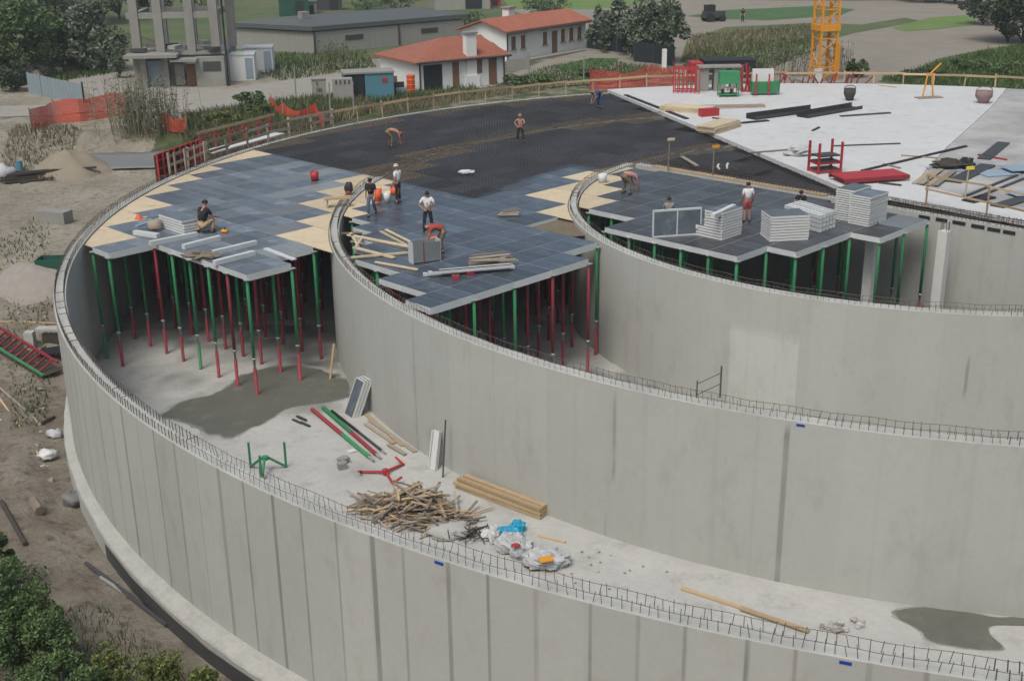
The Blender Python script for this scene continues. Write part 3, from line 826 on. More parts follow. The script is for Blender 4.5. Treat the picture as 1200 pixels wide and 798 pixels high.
# stack of long beams behind
for r_ in range(4):
    for q in range(5):
        a = at(924+0*q, 258, D)+V*(.28*q-.3)+Vector((0, 0, .1+.2*r_)); bdir = (U*.8-V*.25).normalized()
        tag(MB().bar(a, a+bdir*2.4, .16, .17).build('aluminium_beam', M['white'] if r_ == 3 and q == 1 else M['alu']), 'silvery beam in the crosswise beam stack behind white panels', 'beam', 'silver beams stacked on the right deck')
t = thing('formwork_panel', 'grey panel held upright in front of a man in grey', 'formwork panel', at(793, 277, D), R(12))
MB().box((0, 0, .62), (2.2, .03, 1.15)).build('film_sheet', M['face'], t)
f = MB()
for z in (.04, 1.2): f.box((0, .03, z), (2.24, .1, .08))
for x in (-1.1, 0, 1.1): f.box((x, .03, .62), (.06, .095, 1.08))
f.build('frame', M['alu'], t)
bar_between('white_beam', (835, 256), (860, 244), .2, .18, M['white'], 'white beam lying on top of the tall panel stack by the man in white', 'beam', 1.1)
bar_between('white_beam', (811, 252), (817, 268), .12, .12, M['white'], 'white bar propped beside the upright grey panel', 'beam', .3)
for p0, p1, lab in (((430, 285), (448, 320), 'a'), ):
    pass
# timbers in the middle bay
for i, (p0, p1) in enumerate((((408, 276), (480, 290)), ((415, 291), (462, 303)), ((408, 303), (478, 297)), ((446, 272), (476, 288)), ((452, 270), (480, 284)), ((416, 292), (424, 280)), ((411, 274), (420, 290)), ((440, 308), (490, 317)))):
    bar_between('pale_plank', p0, p1, .2 if i < 3 else .12, .06, M['ply'], ['pale plank nearest the wall top at the left of the middle deck', 'pale plank resting beside a hole in the middle deck', 'pale plank running to the crate from the wall', 'pale batten pointing at the crate', 'thin pale batten close to another leading to the crate', 'short stub plank by the wall across a hole', 'short pale plank leaning off the wall top', 'pale plank in front of the grey crate'][i], 'plank', D+.02*(i % 3))
t = thing('panel_crate', 'grey open crate of upright panels beside a stooping man', 'crate', at(498, 306, D), R(25)); t.scale = (.72, .72, .82)
for x in (-.85, .85):
    MB().box((x, 0, .55), (.05, .7, 1.1)).build('end_frame', M['alu'], t)
MB().box((0, -.36, .55), (1.65, .04, 1.0)).build('side_panel', M['facel'], t); MB().box((0, .36, .55), (1.65, .04, 1.0)).build('side_panel', M['facel'], t)
MB().box((0, 0, .1), (1.64, .66, .08)).build('floor_board', M['woodg'], t)
for x in (-.2,): MB().box((x, -.395, .55), (.05, .025, 1.12)).build('post', M['red'], t)
for i in range(9):
    a = at(496, 324+(i % 4)*.3, D)+V*(.15*(i % 5))+U*(.06*i); dr = (V*.75+U*.45).normalized()
    tag(MB().bar(a+Vector((0, 0, .08+.14*(i//5))), a+dr*(3.3-.2*(i % 3))+Vector((0, 0, .08+.14*(i//5))), .12, .12).build('aluminium_beam', M['alu']), 'silvery beam in the pile in front of the stooping man', 'beam', 'silver beams piled on the middle deck')
for i in range(12):
    a = at(548+2*i % 9, 318-i*.8, D)+Vector((0, 0, .08+.09*(i % 4))); dr = (Vector((1, .25+.15*random.gauss(0, 1), 0))).normalized()
    tag(MB().bar(a, a+dr*random.uniform(1.2, 2.2), .11, .05).build('batten', M['woodg']), 'brown batten in the loose bundle beside the silvery beams', 'batten', 'battens on the middle deck')
for i, x in enumerate(((534, 327), (551, 322))):
    tag(MB().box(at(*x, D)+Vector((0, 0, .08)), (.3, .2, .16), .5*i).build('brick_block', M['red']), ['small red brown block under the beam pile front', 'small red brown block at the right of the beam pile'][i], 'block')
for i in range(6):
    a = at(583+i*1.5, 253+i % 2, D); tag(MB().bar(a+Vector((0, 0, .05+.04*i)), a+Vector((1.0-.05*i, .1*i-.3, .12+.03*i)), .14, .06).build('board_offcut', M['woodg']), 'grey board offcut in the small heap at right of the middle bay', 'board', 'board heap on the middle deck')
def bucket(px_, py_, m, lab, h=.36, r=.17, z=D):
    t = thing('bucket', lab, 'bucket', at(px_, py_, z))
    MB().lathe([(.02, .01), (r*.8, .01), (r, h), (r*.93, h), (r*.75, .04)], n=16).build('body', m, t, True)
    MB().tube([(r*math.cos(a), 0, h+r*.8*math.sin(a)) for a in [math.pi*i/8 for i in range(9)]], .008, 5).build('handle', M['thread'], t)
bucket(369, 212, M['redb'], 'red bucket alone on the dark panels of the left bay', .5, .24)
bucket(454, 237, M['white'], 'white bucket on the deck between two standing workers', .5, .2)
bucket(443, 236, M['orange'], 'orange drum right beside the worker in jeans', .62, .22, D)
bucket(706, 214, M['white'], 'white bucket by the curved wall near a stooping worker', .45, .25)
bucket(508, 288, M['orange'], 'orange pail behind the crate, beside the stooping man', .4, .16)
tag(MB().blob(at(546, 203, .12)+Vector((0, 0, .08)), (.45, .25, .1), 3).build('plastic_bag', M['white']), 'white bag lying flat on the bar mat', 'bag')
t = thing('backpack', 'dark backpack with a pink pocket on the wall top', 'bag', at(409, 228, 0)); bb = MB().blob((0, 0, .3), (.24, .18, .32), 5); bb.build('body', M['black'], t, True); MB().blob((0, -.16, .12), (.16, .08, .1), 6).build('pocket', M['redb'], t, True)
t = thing('saw_horse', 'low timber trestle over the end of the middle wall', 'trestle', at(396, 242, 0), R(10))
for y in (-.08, .08): MB().box((0, y*2, .42), (1.3, .2, .06)).build('top_board', M['wood'], t)
for x in (-.5, .5): MB().box((x, 0, .19), (.08, .3, .38)).build('leg', M['wood'], t)
tag(MB().blob(at(182, 269, D)+Vector((0, 0, .2)), (.4, .3, .3), 9).build('cement_sack', M['woodg'], None, True), 'rumpled pale sack beside the low white stack', 'sack')
tag(MB().blob(at(236, 302, D)+Vector((0, 0, .1)), (.65, .35, .16), 19, 14, 7, .5).build('rope_heap', M['woodg']), 'heap of tangled clamps and rope on the left deck front', 'heap')
t = thing('power_tool', 'yellow power tool on the deck by the crouching man', 'tool', at(263, 273, D)); t.scale = (.65, .65, .65); MB().blob((0, 0, .12), (.3, .16, .14), 2).build('body', M['yellow'], t, True); MB().tube([(0, 0, .2), (.1, 0, .4)], .04).build('handle', M['black'], t)
t = thing('safety_helmet', 'orange helmet and gloves left beyond the pale plywood corner', 'helmet', at(163, 256, D)); t.scale = (.7, .7, .7); MB().lathe([(.3, 0), (.28, .05), (.2, .06), (.17, .2), (.08, .27), (.001, .28)]).build('shell', M['orange'], t, True); MB().blob((.4, .1, .06), (.15, .12, .06), 4).build('gloves', M['ply'], t)

# wooden guard rail along the rim and behind the slab
def rail(name, lab, pts, h=1.05, rails=(1.0, .5), m='wood', post=.09, step=2.2, off=.03, pw=.16):
    t = thing(name, lab, 'railing', pts[0]); b0 = pts[0]
    ln = sum((pts[i+1]-pts[i]).length for i in range(len(pts)-1)); n = max(1, round(ln/step)); k = 0
    def along(s):
        for i in range(len(pts)-1):
            d = (pts[i+1]-pts[i]).length
            if s <= d+1e-6: return pts[i].lerp(pts[i+1], s/d)
            s -= d
        return pts[-1]
    pp = [along(ln*i/n)-b0 for i in range(n+1)]
    for i, p in enumerate(pp):
        MB().bar(p+Vector((0, 0, 0)), p+Vector((random.gauss(0, .04), random.gauss(0, .03), h*random.uniform(.95, 1.12))), post).build('post', M[m], t)
    for r_ in rails:
        for i in range(n):
            d = (pp[i+1]-pp[i]).normalized(); nrm = Vector((d.y, -d.x, 0))*(post/2+.02)
            MB().bar(pp[i]+nrm-d*.1+Vector((0, 0, r_+random.gauss(0, .03))), pp[i+1]+nrm+d*.1+Vector((0, 0, r_+random.gauss(0, .03))), .035, pw).build('rail', M[m], t)
def rim(a0, a1, r=R1+.12, n=24, z=0.0): return [pol(r, R(a0+(a1-a0)*i/n), z) for i in range(n+1)]
def ang(px_, py_): return math.degrees(RA(at(px_, py_, 0))[1])
a_ = [ang(205, 206), ang(272, 178), ang(400, 150), ang(690, 108), ang(795, 106), ang(1198, 113)]
rail('guard_rail', 'long weathered plank railing along the far left rim of the tank', rim(a_[0], a_[2], n=16), 1.15, (1.05, .55), 'woodg', .12)
rail('guard_rail', 'timber railing on thin posts behind the dark mat by the white house', rim(a_[2], a_[3], n=30), 1.1, (1.0,), 'wood', .08)
rail('guard_rail', 'straight timber railing along the back of the white slab', rim(a_[3], a_[5], n=40), 1.15, (1.05,), 'wood', .09)
p_ = [Vector((*tuple(uv(u_, VW+.45))[:2], .24)) for u_ in (21.0, 24.5, 28, 31)]
pr = [at(1085, 240, .24), at(1150, 253, .24), at(1225, 272, .24)]
rail('guard_rail', 'orange brown timber railing on the slab edge above the straight wall', pr, 1.5, (1.4, .7), 'wood', .07, 3.4, pw=.09)
def mark_post(px_, py_, h, m, lab):
    t = thing('marker_post', lab, 'post', at(px_, py_, .0), .3); MB().tube([(0, 0, 0), (.03, 0, h)], .04, 6).build('post', M['woodg'], t); MB().box((.12, 0, h), (.4, .12, .14)).build('head_block', M[m], t)
mark_post(783, 201, 1.75, 'ply', 'upright stake with a pale block on top behind the right deck')
mark_post(835, 207, 1.6, 'yellow', 'upright stake with a yellow cap behind the right deck')
mark_post(1130, 238, 1.7, 'yel', 'thin stake with a lemon yellow cap near the slab railing')
bar_between('loose_plank', (799, 184), (817, 195), .22, .05, M['woodg'], 'pale plank lying on the dark mat behind the right deck', 'plank', .14)
t = thing('bent_bracket', 'white bent bracket lying on the mat near the slab edge', 'bracket', at(852, 198, .12), .4)
MB().tube([(-.5, 0, .05), (-.3, .5, .05), (-.2, .5, .2)], .06, 6).build('arm', M['white'], t); MB().tube([(0, 0, .05), (.3, .5, .05), (.4, .5, .2)], .06, 6).build('arm', M['white'], t)

# on the white slab
Z = .254
def board_pile(px_, py_, n, L, Wd, rz, m, lab, th=.05, z=Z, fan=.0, nm='board'):
    c = at(px_, py_, z)
    for q in range(n):
        o = MB().box((0, 0, th/2), (L*random.uniform(.96, 1), Wd*random.uniform(.97, 1), th-.006)).build(nm, M[m])
        o.location = (c.x+random.gauss(0, .03)+fan*q, c.y+random.gauss(0, .03), z+q*th+th/2-th/2); o.rotation_euler.z = rz+random.gauss(0, .015)
        tag(o, lab, nm.replace('_', ' '), lab+' pile')
board_pile(806, 131, 5, 3.6, 1.5, R(-30), 'ply', 'yellow formwork board in the red ended pile by the slab edge', .08)
tag(MB().box(at(827, 136, Z)+Vector((.2, 0, .25)), (1.3, .55, .5), R(20)).build('red_bundle', M['redb']), 'red bundle at the end of the yellow board pile', 'bundle')
board_pile(843, 152, 5, 3.4, 1.3, R(52), 'ply', 'yellow timber in the neat pile nearest the dark mat', .09)
board_pile(850, 126, 2, 5.5, .8, R(2), 'woodg', 'long flat plank lying behind the yellow board piles', .07)
for i, (a, c, lab) in enumerate((((880, 140), (955, 130), 'long dark steel trough at the left of two on the slab'), ((940, 138), (1004, 127), 'long dark steel trough further right on the slab'))):
    p0, p1 = at(*a, Z), at(*c, Z); t = thing('steel_trough', lab, 'steel sheet', (p0+p1)/2); d = (p1-p0)/2
    MB().bar(-d+Vector((0, 0, .05)), d+Vector((0, 0, .05)), .95, .08).build('base', M['black'], t)
    nn = Vector((-d.y, d.x, 0)).normalized()
    MB().bar(-d+nn*.45+Vector((0, 0, .2)), d+nn*.45+Vector((0, 0, .2)), .06, .3).build('side', M['steel'], t)
    MB().bar(-d-nn*.45+Vector((0, 0, .14)), d-nn*.45+Vector((0, 0, .14)), .06, .16).build('side', M['steel'], t)
for p0, p1, w_, m, lab in (((868, 145), (900, 142), .35, 'black', 'short dark strip beside the left steel trough'), ((985, 137), (1043, 133), .3, 'steel', 'thin dark strip reaching past the right steel trough'),
        ((733, 112), (805, 140), .3, 'black', 'narrow dark channel lying along the slab edge'), ((880, 180), (928, 176), .16, 'woodg', 'thin grey batten by the bundle of clear wrap'), ((975, 172), (1055, 169), .1, 'steel', 'thin dark bar running right from the red cage'),
        ((1010, 201), (1132, 172), .2, 'black', 'long dark pipe running across the slab behind the red panel'), ((1056, 183), (1098, 186), .1, 'wood', 'thin brown batten crossing the long dark pipe'), ((1035, 193), (1055, 198), .1, 'woodg', 'thin batten beside the red panel'),
        ((1153, 187), (1176, 168), .7, 'steel', 'dark grey flat board lying askew on the grey slab'), ((1117, 214), (1158, 194), .8, 'steel', 'dark plate lying behind the slab railing'), ((1134, 237), (1160, 231), .7, 'black', 'short dark plate nearest the slab railing'),
        ((1168, 243), (1205, 232), .7, 'steel', 'grey plate at the very right edge by the slab railing'), ((1030, 215), (1056, 218), .16, 'woodd', 'dark batten end by the grey planks'), ((1146, 182), (1180, 188), .1, 'redb', 'thin red brown lath near the dark grey board'),
        ((1128, 232), (1192, 206), .14, 'steel', 'thin steel rail lying left of its twin at the right edge'), ((1140, 234), (1200, 210), .14, 'steel', 'thin steel rail lying right of its twin at the right edge'), ((835, 139), (845, 140), .2, 'steel', 'little dark offcut between the yellow board piles'),
        ((952, 154), (960, 150), .14, 'black', 'short dark offcut in the middle of the white slab'), ((1030, 101), (1050, 103), .1, 'wood', 'thin batten at the far edge of the slab')):
    bar_between('slab_strip', p0, p1, w_, .07, M[m], lab, 'strip', Z)
for (x, y, L, Wd, a, lab) in ((1108, 199, 1.7, 1.3, 5, 'pale blue sheet left of the dark bundle'), (1168, 203, 2.0, 1.5, 12, 'large pale blue sheet behind the slab railing'), (1197, 197, 1.9, 1.5, 8, 'pale blue sheet far right behind another'), (1198, 227, 1.2, 1.0, 12, 'pale blue sheet at the right edge by the rail')):
    o = MB().box((0, 0, .02), (L, Wd, .04)).build('blue_sheet', M['bluel']); o.location = at(x, y, Z+.05*((x*7) % 4)); o.rotation_euler.z = R(a); tag(o, lab, 'sheet')
for q in range(4):
    c = at(1085+q*1.5, 208, Z); tag(MB().bar(c+Vector((-1.1, -1.6, .05+.05*(q % 2)))+U*.3*q, c+Vector((1.0, 1.7, .05+.05*(q % 2)))+U*.3*q, .28, .05).build('grey_plank', M['woodg']), 'grey plank in the bundle near the red panel', 'plank', 'grey planks on the slab')
t = thing('timber_bundle', 'dark bundle of scrap wrapped beside a pale blue sheet', 'bundle', at(1118, 198, Z))
MB().blob((-.4, 0, .25), (.75, .45, .28), 31, 12, 8, .35).build('scrap', M['woodd'], t); MB().blob((.65, .1, .25), (.45, .4, .3), 37, 12, 8, .3).build('wrap', M['black'], t)
t = thing('formwork_panel', 'red steel formwork panel lying flat with curled corner on the slab', 'formwork panel', at(1018, 211, Z), R(14))
b = MB()
for x in range(9): b.box((-1.7+x*.42, 0, .2), (.06, 1.5, .14))
b.build('ribs', M['red'], t); MB().box((0, 0, .3), (3.7, 1.6, .04)).build('sheet', M['redb'], t)
for y in (-.8, .8): MB().box((0, y, .2), (3.7, .07, .2)).build('edge_bar', M['red'], t)
t = thing('steel_cage', 'open red steel cage with dark shelves standing on the slab', 'cage', at(966, 201, Z), R(18)); t.scale = (.8, .8, .85)
for x in (-.85, .85):
    for y in (-.6, .6): MB().box((x, y, .95), (.13, .13, 1.9)).build('post', M['redb'], t)
for z in (.12, .6):
    for y in (-.6, .6): MB().box((0, y, z), (1.6, .07, .1)).build('rail', M['redb'], t)
    for x in (-.85, .85): MB().box((x, 0, z), (.07, 1.1, .1)).build('rail', M['redb'], t)
for z in (.2, .68, 1.05): MB().box((0, 0, z), (1.55, 1.05, .1)).build('shelf', M['steel'], t)
tag(MB().blob(at(938, 182, Z)+Vector((0, 0, .2)), (.8, .5, .28), 44, 14, 9, .45).build('plastic_heap', M['plastic']), 'crumpled heap of clear plastic wrap on the slab', 'plastic')
def pot(px_, py_, m, lab, r, h, prof=None):
    t = thing('concrete_skip', lab, 'container', at(px_, py_, Z)); MB().lathe([(r*.55, 0), (r*.6, .12), (r, h*.55), (r, h), (r*.93, h), (r*.9, h*.6), (r*.3, .15)], n=18).build('body', m, t, True)
    for i in range(3): MB().tube([(r*.55*math.cos(i*2.1), r*.55*math.sin(i*2.1), -.0), (r*.8*math.cos(i*2.1), r*.8*math.sin(i*2.1), h*.5)], .05, 6).build('leg', m, t)
    MB().tube([(r*math.cos(a), 0, h+r*.5*math.sin(a)) for a in [math.pi*i/8 for i in range(9)]], .03, 5).build('handle', m, t)
M['pink'] = mat('faded_pink_paint', (.22, .15, .15), .8, .2, 2)
pot(995, 118, M['woodd'], 'dark rusty round concrete skip near the crane', .42, .85)
pot(1152, 121, M['pink'], 'faded pink round concrete skip near the grey slab', .58, .85)
t = thing('yellow_stand', 'yellow steel stand with a raised arm at the slab rim', 'stand', at(1087, 115, Z), .2)
for x in (-.3, .3): MB().tube([(x*1.4, 0, 0), (x*.5, 0, 1.8)], .06, 6).build('leg', M['yellow'], t)
MB().tube([(0, 0, 1.7), (.9, .2, 2.4)], .06, 6).build('arm', M['yellow'], t); MB().box((.1, 0, .03), (1.9, .8, .05)).build('base', M['woodg'], t)
# red stillages and skips at the back
def stillage(x0, x1, y, lab, n=7, h=1.9, dpt=1.2):
    a, c = at(x0, y, Z), at(x1, y+.6, Z); L = (c-a).length; t = thing('steel_stillage', lab, 'stillage', (a+c)/2, math.atan2(c.y-a.y, c.x-a.x))
    for i in range(n):
        for yy in (-dpt/2, dpt/2): MB().box((-L/2+L*i/(n-1), yy, h/2+.05*hsh(i)), (.075, .075, h)).build('post', M['redb'], t)
    for z in (.15, h-.1):
        for yy in (-dpt/2, dpt/2): MB().box((0, yy, z), (L, .062, .1)).build('rail', M['redb'], t)
stillage(790, 820, 108, 'stillage of upright red steel bars at the far corner of the slab')
for i in range(7):
    p = at(869+i*1.8, 108, Z); tag(MB().bar(p, p+Vector((random.gauss(0, .25), random.gauss(0, .2), random.uniform(1.2, 2.2))), .09).build('red_post', M['redb']), 'red steel post propped upright between the two green skips', 'post', 'red posts on the slab')
for i in range(22):
    p = at(900+i*5.2, 103, .0)+Vector((0, .9, -.4)); tag(MB().bar(p, p+Vector((random.gauss(0, .5), random.gauss(0, .3), random.uniform(.9, 1.6))), .09).build('red_stake', M['red']), 'red stake in the row behind the slab railing near the crane', 'stake', 'red stakes behind the slab')
t = thing('tool_skip', 'green steel tool rack with an open lower shelf', 'skip', at(853, 113, Z), 0); t.scale = (.9, .9, .9)
MB().box((0, 0, 1.55), (1.6, 1.1, .95)).build('box', M['green'], t)
for x in (-.77, .77):
    for y in (-.5, .5): MB().box((x, y, .55), (.08, .08, 1.06)).build('leg', M['green'], t)
MB().box((0, 0, .2), (1.5, 1.0, .08)).build('shelf', M['green'], t)
for i in range(5): MB().box((-.5+.25*i, -.2+.1*(i % 2), .42+.1*(i % 3)), (.2, .3, .35)).build('tool', [M['black'], M['white'], M['woodg']][i % 3], t)
t = thing('site_skip', 'green skip loaded with white panels at the back of the slab', 'skip', at(895, 111, Z), 0); t.scale = (.78, .8, .85)
b = MB(); b.prism([(-1.25, -.55), (1.25, -.55), (1.5, 0), (1.25, .55), (-1.25, .55)], .2, 1.15); b.build('body', M['green'], t); MB().box((-.2, 0, 1.65), (2.0, .5, 1.1)).build('white_panels', M['white'], t)
for x in (-.9, .3): MB().box((x, -.65, .9), (.13, .13, 1.9)).build('post', M['redb'], t)
t = thing('site_hut', 'low grey hut with a flat pale roof behind green tool rack', 'hut', at(842, 106, Z), 0)
for x in (-1.3, 0, 1.3): MB().box((x, 0, .85), (.9, 1.0, 1.7)).build('wall', M['oldc'], t)
MB().box((0, 0, 1.8), (3.3, 1.4, .12)).build('roof', M['oldc'], t); MB().box((-.65, -.45, 1.1), (.5, .08, .3)).build('shelf', M['steel'], t)
t = thing('site_container', 'black site container with red end standing behind the slab', 'container', at(852, 98, G)+Vector((0, 3.5, 0)), R(2))
MB().box((.6, 0, .75), (4.4, 2.2, 1.5)).build('body', M['door'], t); MB().box((-2.2, 0, .7), (1.0, 2.15, 1.4)).build('end', M['redb'], t); MB().box((.6, 0, 1.56), (4.5, 2.3, .1)).build('roof', M['black'], t)
# red net behind the slab and orange nets at the left
def net(name, lab, pts, h, m, sag=.12, cell=.10, wid=.058, posts=2.4):
    t = thing(name, lab, 'net fence', pts[0]); b0 = pts[0]; b = MB()
    segs = []
    for i in range(len(pts)-1):
        d = (pts[i+1]-pts[i]); n = max(1, int(d.length/cell))
        segs += [pts[i]+d*q/n for q in range(n)]
    segs.append(pts[-1])
    hh = [h*(1-sag*abs(math.sin(i*.09))-sag*.5*vnoise(i*.15, 2)) for i in range(len(segs))]
    off = [.18*math.sin(i*.23)*.6+.12*(vnoise(i*.2, 5)-.5) for i in range(len(segs))]
    m_ = int(h/cell)
    P = [[segs[i]-b0+Vector((0, off[i]*(.3+z/m_), hh[i]*z/m_)) for z in range(m_+1)] for i in range(len(segs))]
    for i in range(len(segs)-1):
        d = (P[i+1][0]-P[i][0]).normalized()*wid
        for z in range(m_):
            b.add([P[i][z], P[i][z]+d, P[i][z+1]+d, P[i][z+1]], [(0, 1, 2, 3)])
        for z in range(m_+1):
            u = Vector((0, 0, wid)); b.add([P[i][z], P[i+1][z], P[i+1][z]+u, P[i][z]+u], [(0, 1, 2, 3)])
    b.build('netting', M[m], t)
    n = max(1, int(len(segs)*cell/posts))
    for q in range(n+1):
        p = P[min(len(segs)-1, q*(len(segs)-1)//n)][0]; MB().tube([p, p+Vector((.02, 0, h+.15))], .035, 6).build('post', M['woodg'] if m == 'net' else M['redb'], t)
net('safety_net', 'sagging red netting behind the corner of the slab', [at(693, 110, G)+Vector((0, 1.8, 0)), at(740, 107, G)+Vector((0, 1.8, 0)), at(792, 104, G)+Vector((0, 2.2, 0))], 1.8, 'netr', .25, .15, .05)
net('safety_net', 'long orange netting on the earth bank, left of the reeds', [at(38, 158, -.9), at(63, 147, -.7), at(95, 143, -.6), at(122, 139, -.6), at(150, 135, -.6)], 1.75, 'net', .1)
net('safety_net', 'short drooping orange netting right of the reeds on the bank', [at(188, 152, -.6), at(203, 155, -.6), at(219, 156, -.6)], 1.5, 'net', .3)
net('safety_net', 'drooping orange netting in the weeds near the far rim', [at(318, 134, G), at(337, 144, G), at(352, 146, G), at(370, 143, G), at(380, 150, G)], 1.4, 'net', .3)

# on the tank floor
ZF = FLOOR+.004
def pole_two(p0, p1, m0, m1, lab, r=.085, split=.52):
    a, c = at(*p0, ZF), at(*p1, ZF); a.z += r; c.z += r; t = thing('steel_prop', lab, 'prop', a); d = c-a
    MB().tube([Vector(), d*split], r, 10).build('upper_tube', M[m0], t, False); MB().tube([d*split, d*.93], r*.9, 10).build('lower_tube', M[m1], t); MB().tube([d*.93, d], r*.6, 8).build('threaded_tube', M['thread'], t)
pole_two((366, 482), (438, 542), 'red', 'green', 'prop lying on the floor, red upper half and green lower half')
pole_two((379, 480), (446, 539), 'green', 'red', 'prop lying on the floor, green upper half and red lower half')
pole_two((389, 483), (452, 533), 'black', 'steel', 'thin black prop lying beside the coloured ones on the floor', .06)
def tripod(px_, py_, m, lab, h, rz, lying=False, s=1.0):
    t = thing('prop_tripod', lab, 'tripod', at(px_, py_, ZF), rz)
    for i in range(3):
        a = i*2.094; c, s_ = math.cos(a), math.sin(a)
        if lying: MB().tube([(0, 0, .12), (c*.95*s, s_*.95*s, .06)], .05, 6).build('leg', m, t); MB().tube([(c*.9*s, s_*.9*s, .08), (c*.9*s-s_*.35, s_*.9*s+c*.35, .25)], .045, 6).build('leg_foot', m, t)
        else: MB().tube([(c*.12, s_*.12, h*.55), (c*.75*s, s_*.75*s, .04)], .05, 6).build('leg', m, t); MB().tube([(c*.75*s, s_*.75*s, .0), (c*.75*s, s_*.75*s, h)], .045, 6).build('upright', m, t)
    MB().lathe([(.13, h*.5 if not lying else .04), (.13, h*.5+.12 if not lying else .2)], n=10).build('collar', m, t)
tripod(312, 553, M['green'], 'green tripod standing on the floor behind the outer wall', 1.0, .5)
tripod(452, 556, M['redb'], 'red tripod lying with legs spread near the wood pile', .3, .9, True)
for i in range(3):
    n_ = Vector((-.82, -.57, 0)); a = at(409, 487, ZF)-n_*(.14*i)
    t = thing('formwork_panel', ['dark faced panel leaning foremost of three on the middle wall', 'white edged panel leaning between two others on the middle wall', 'white edged panel leaning nearest the middle wall, behind two others'][i], 'formwork panel', a, math.atan2(n_.y, n_.x)+math.pi/2)
    Mx = Matrix.Rotation(R(-24), 3, 'X')
    MB().box(Mx @ Vector((0, 0, .75)), (.62, .05, 1.5), M=Mx).build('film_sheet', M['face'], t)
    for x in (-.33, .33): MB().box(Mx @ Vector((x, .01, .75)), (.03, .1, 1.52), M=Mx).build('edge', M['white'], t)
    MB().box(Mx @ Vector((0, .01, 1.52)), (.63, .1, .03), M=Mx).build('edge', M['white'], t)
t = thing('standing_beam', 'white beam standing on end against the middle wall', 'beam', at(507, 550, ZF), R(-35))
Mx = Matrix.Rotation(R(-13), 3, 'X'); MB().box(Mx @ Vector((0, .03, .72)), (.3, .06, 1.44), M=Mx).build('web', M['white'], t)
for x in (-.15, .15): MB().box(Mx @ Vector((x, 0, .72)), (.04, .16, 1.45), M=Mx).build('flange', M['white'], t)
p = at(519, 559, ZF); tag(MB().tube([p, p+Vector((.15, .25, 2.1))], .035, 6).build('iron_rod', M['rebar']), 'dark iron rod leaning on the middle wall by a white beam', 'rod')
p = at(387, 444, ZF); tag(MB().bar(p, p+Vector((.22, .3, 1.5)), .1, .05).build('leaning_lath', M['wood']), 'brown lath leaning at the foot of the middle wall', 'lath')
for i, (p0, p1) in enumerate((((429, 486), (472, 523)), ((433, 493), (487, 530)), ((428, 497), (462, 520)), ((455, 521), (475, 533)))):
    bar_between('old_plank', p0, p1, .16, .05, M['wood' if i == 0 else 'woodg'], ['yellowish plank lying closest to the middle wall foot', 'grey plank beside the yellowish one at the wall foot', 'grey plank nearer the black prop', 'short grey plank below the others at the wall foot'][i], 'plank', ZF+.01*i)
for r_ in range(3):
    for q in range(2):
        off = Vector((.28, .5, 0)).normalized()*(.24*q)
        a, c = at(537, 571, ZF)+off, at(635, 608, ZF)+off; a.z += .07+.14*r_; c.z += .07+.14*r_
        tag(MB().bar(a+Vector((random.gauss(0, .06), 0, 0)), c, .2, .11).build('thick_plank', M['wood']), 'brown plank in the long neat stack by the middle wall', 'plank', 'long planks stacked by the middle wall')
# pile of timber offcuts
pc = at(487, 603, ZF); ux = (at(540, 612, ZF)-at(425, 590, ZF)); L_ = ux.length; ux.normalize(); vx = Vector((-ux.y, ux.x, 0))
for i in range(230):
    s = random.gauss(0, .24)*L_; q = random.gauss(0, .42); hmax = max(.06, 1.0*math.exp(-(s/(.33*L_))**2)*math.exp(-(q/.75)**2))
    a = random.gauss(.5, .75); e = random.gauss(0, .2); ln = random.uniform(.5, 1.5); c = pc+ux*s+vx*q; c.z = ZF+.05+random.random()*hmax
    d = (ux*math.cos(a)+vx*math.sin(a))*math.cos(e)+Vector((0, 0, math.sin(e)))
    lo = c.z-abs(d.z)*ln/2
    if lo < ZF+.03: c.z += ZF+.03-lo
    tag(MB().bar(c-d*ln/2, c+d*ln/2, random.uniform(.04, .09), random.uniform(.025, .05)).build('timber_offcut', M['wood'] if hsh(i, 2) > .62 else M['woodg']), 'weathered timber offcut in the big loose pile', 'offcut', 'timber offcuts piled on the floor')
tag(MB().blob(at(527, 625, ZF)+Vector((0, 0, .08)), (.75, .5, .25), 51, 16, 9, .25).build('sand_heap', M['conc'], None, True), 'little heap of grey cement right of the timber pile', 'heap')
for i in range(40):
    c = at(555+random.gauss(0, 13), 632+random.gauss(0, 4), ZF); a = random.random()*3; z = .03+random.random()*.2
    tag(MB().bar(c+Vector((0, 0, z)), c+Vector((math.cos(a)*.4, math.sin(a)*.4, z+random.gauss(0, .05)+.04)), .03, .02).build('wire_scrap', M['woodd']), 'dark twig of scrap in the small heap below white bags', 'scrap', 'dark scrap heap on the floor')
def sack(px_, py_, m, lab, r, seed, z=ZF, nm='plastic_sack'): return tag(MB().blob(at(px_, py_, z)+Vector((0, 0, r[2]*.75)), r, seed, 22, 13, .2).build(nm, M[m], None, False), lab, 'sack')
sack(571, 632, 'white', 'small white bag left of a taller white bag', (.2, .17, .2), 61)
sack(579, 636, 'white', 'taller white bag in front of the blue bag', (.17, .15, .36), 62)
sack(595, 630, 'cyan', 'bright blue plastic bag behind the clear sacks', (.46, .2, .22), 63)
sack(607, 622, 'cyan', 'small bright blue bag end above the larger one', (.26, .18, .22), 64)
sack(600, 645, 'plastic', 'clear sack of rubbish below the blue bag', (.52, .36, .34), 65)
sack(612, 652, 'plastic', 'clear sack of rubbish bulging beside the yellow board sack', (.4, .32, .32), 66)
sack(640, 662, 'plastic', 'large clear sack with a yellow board on top', (.72, .5, .3), 67)
p = at(640, 655, ZF+.5); tag(MB().box(p, (.42, .3, .04), .3).build('yellow_board', M['yellow']), 'yellow square board on top of the large clear sack', 'board')
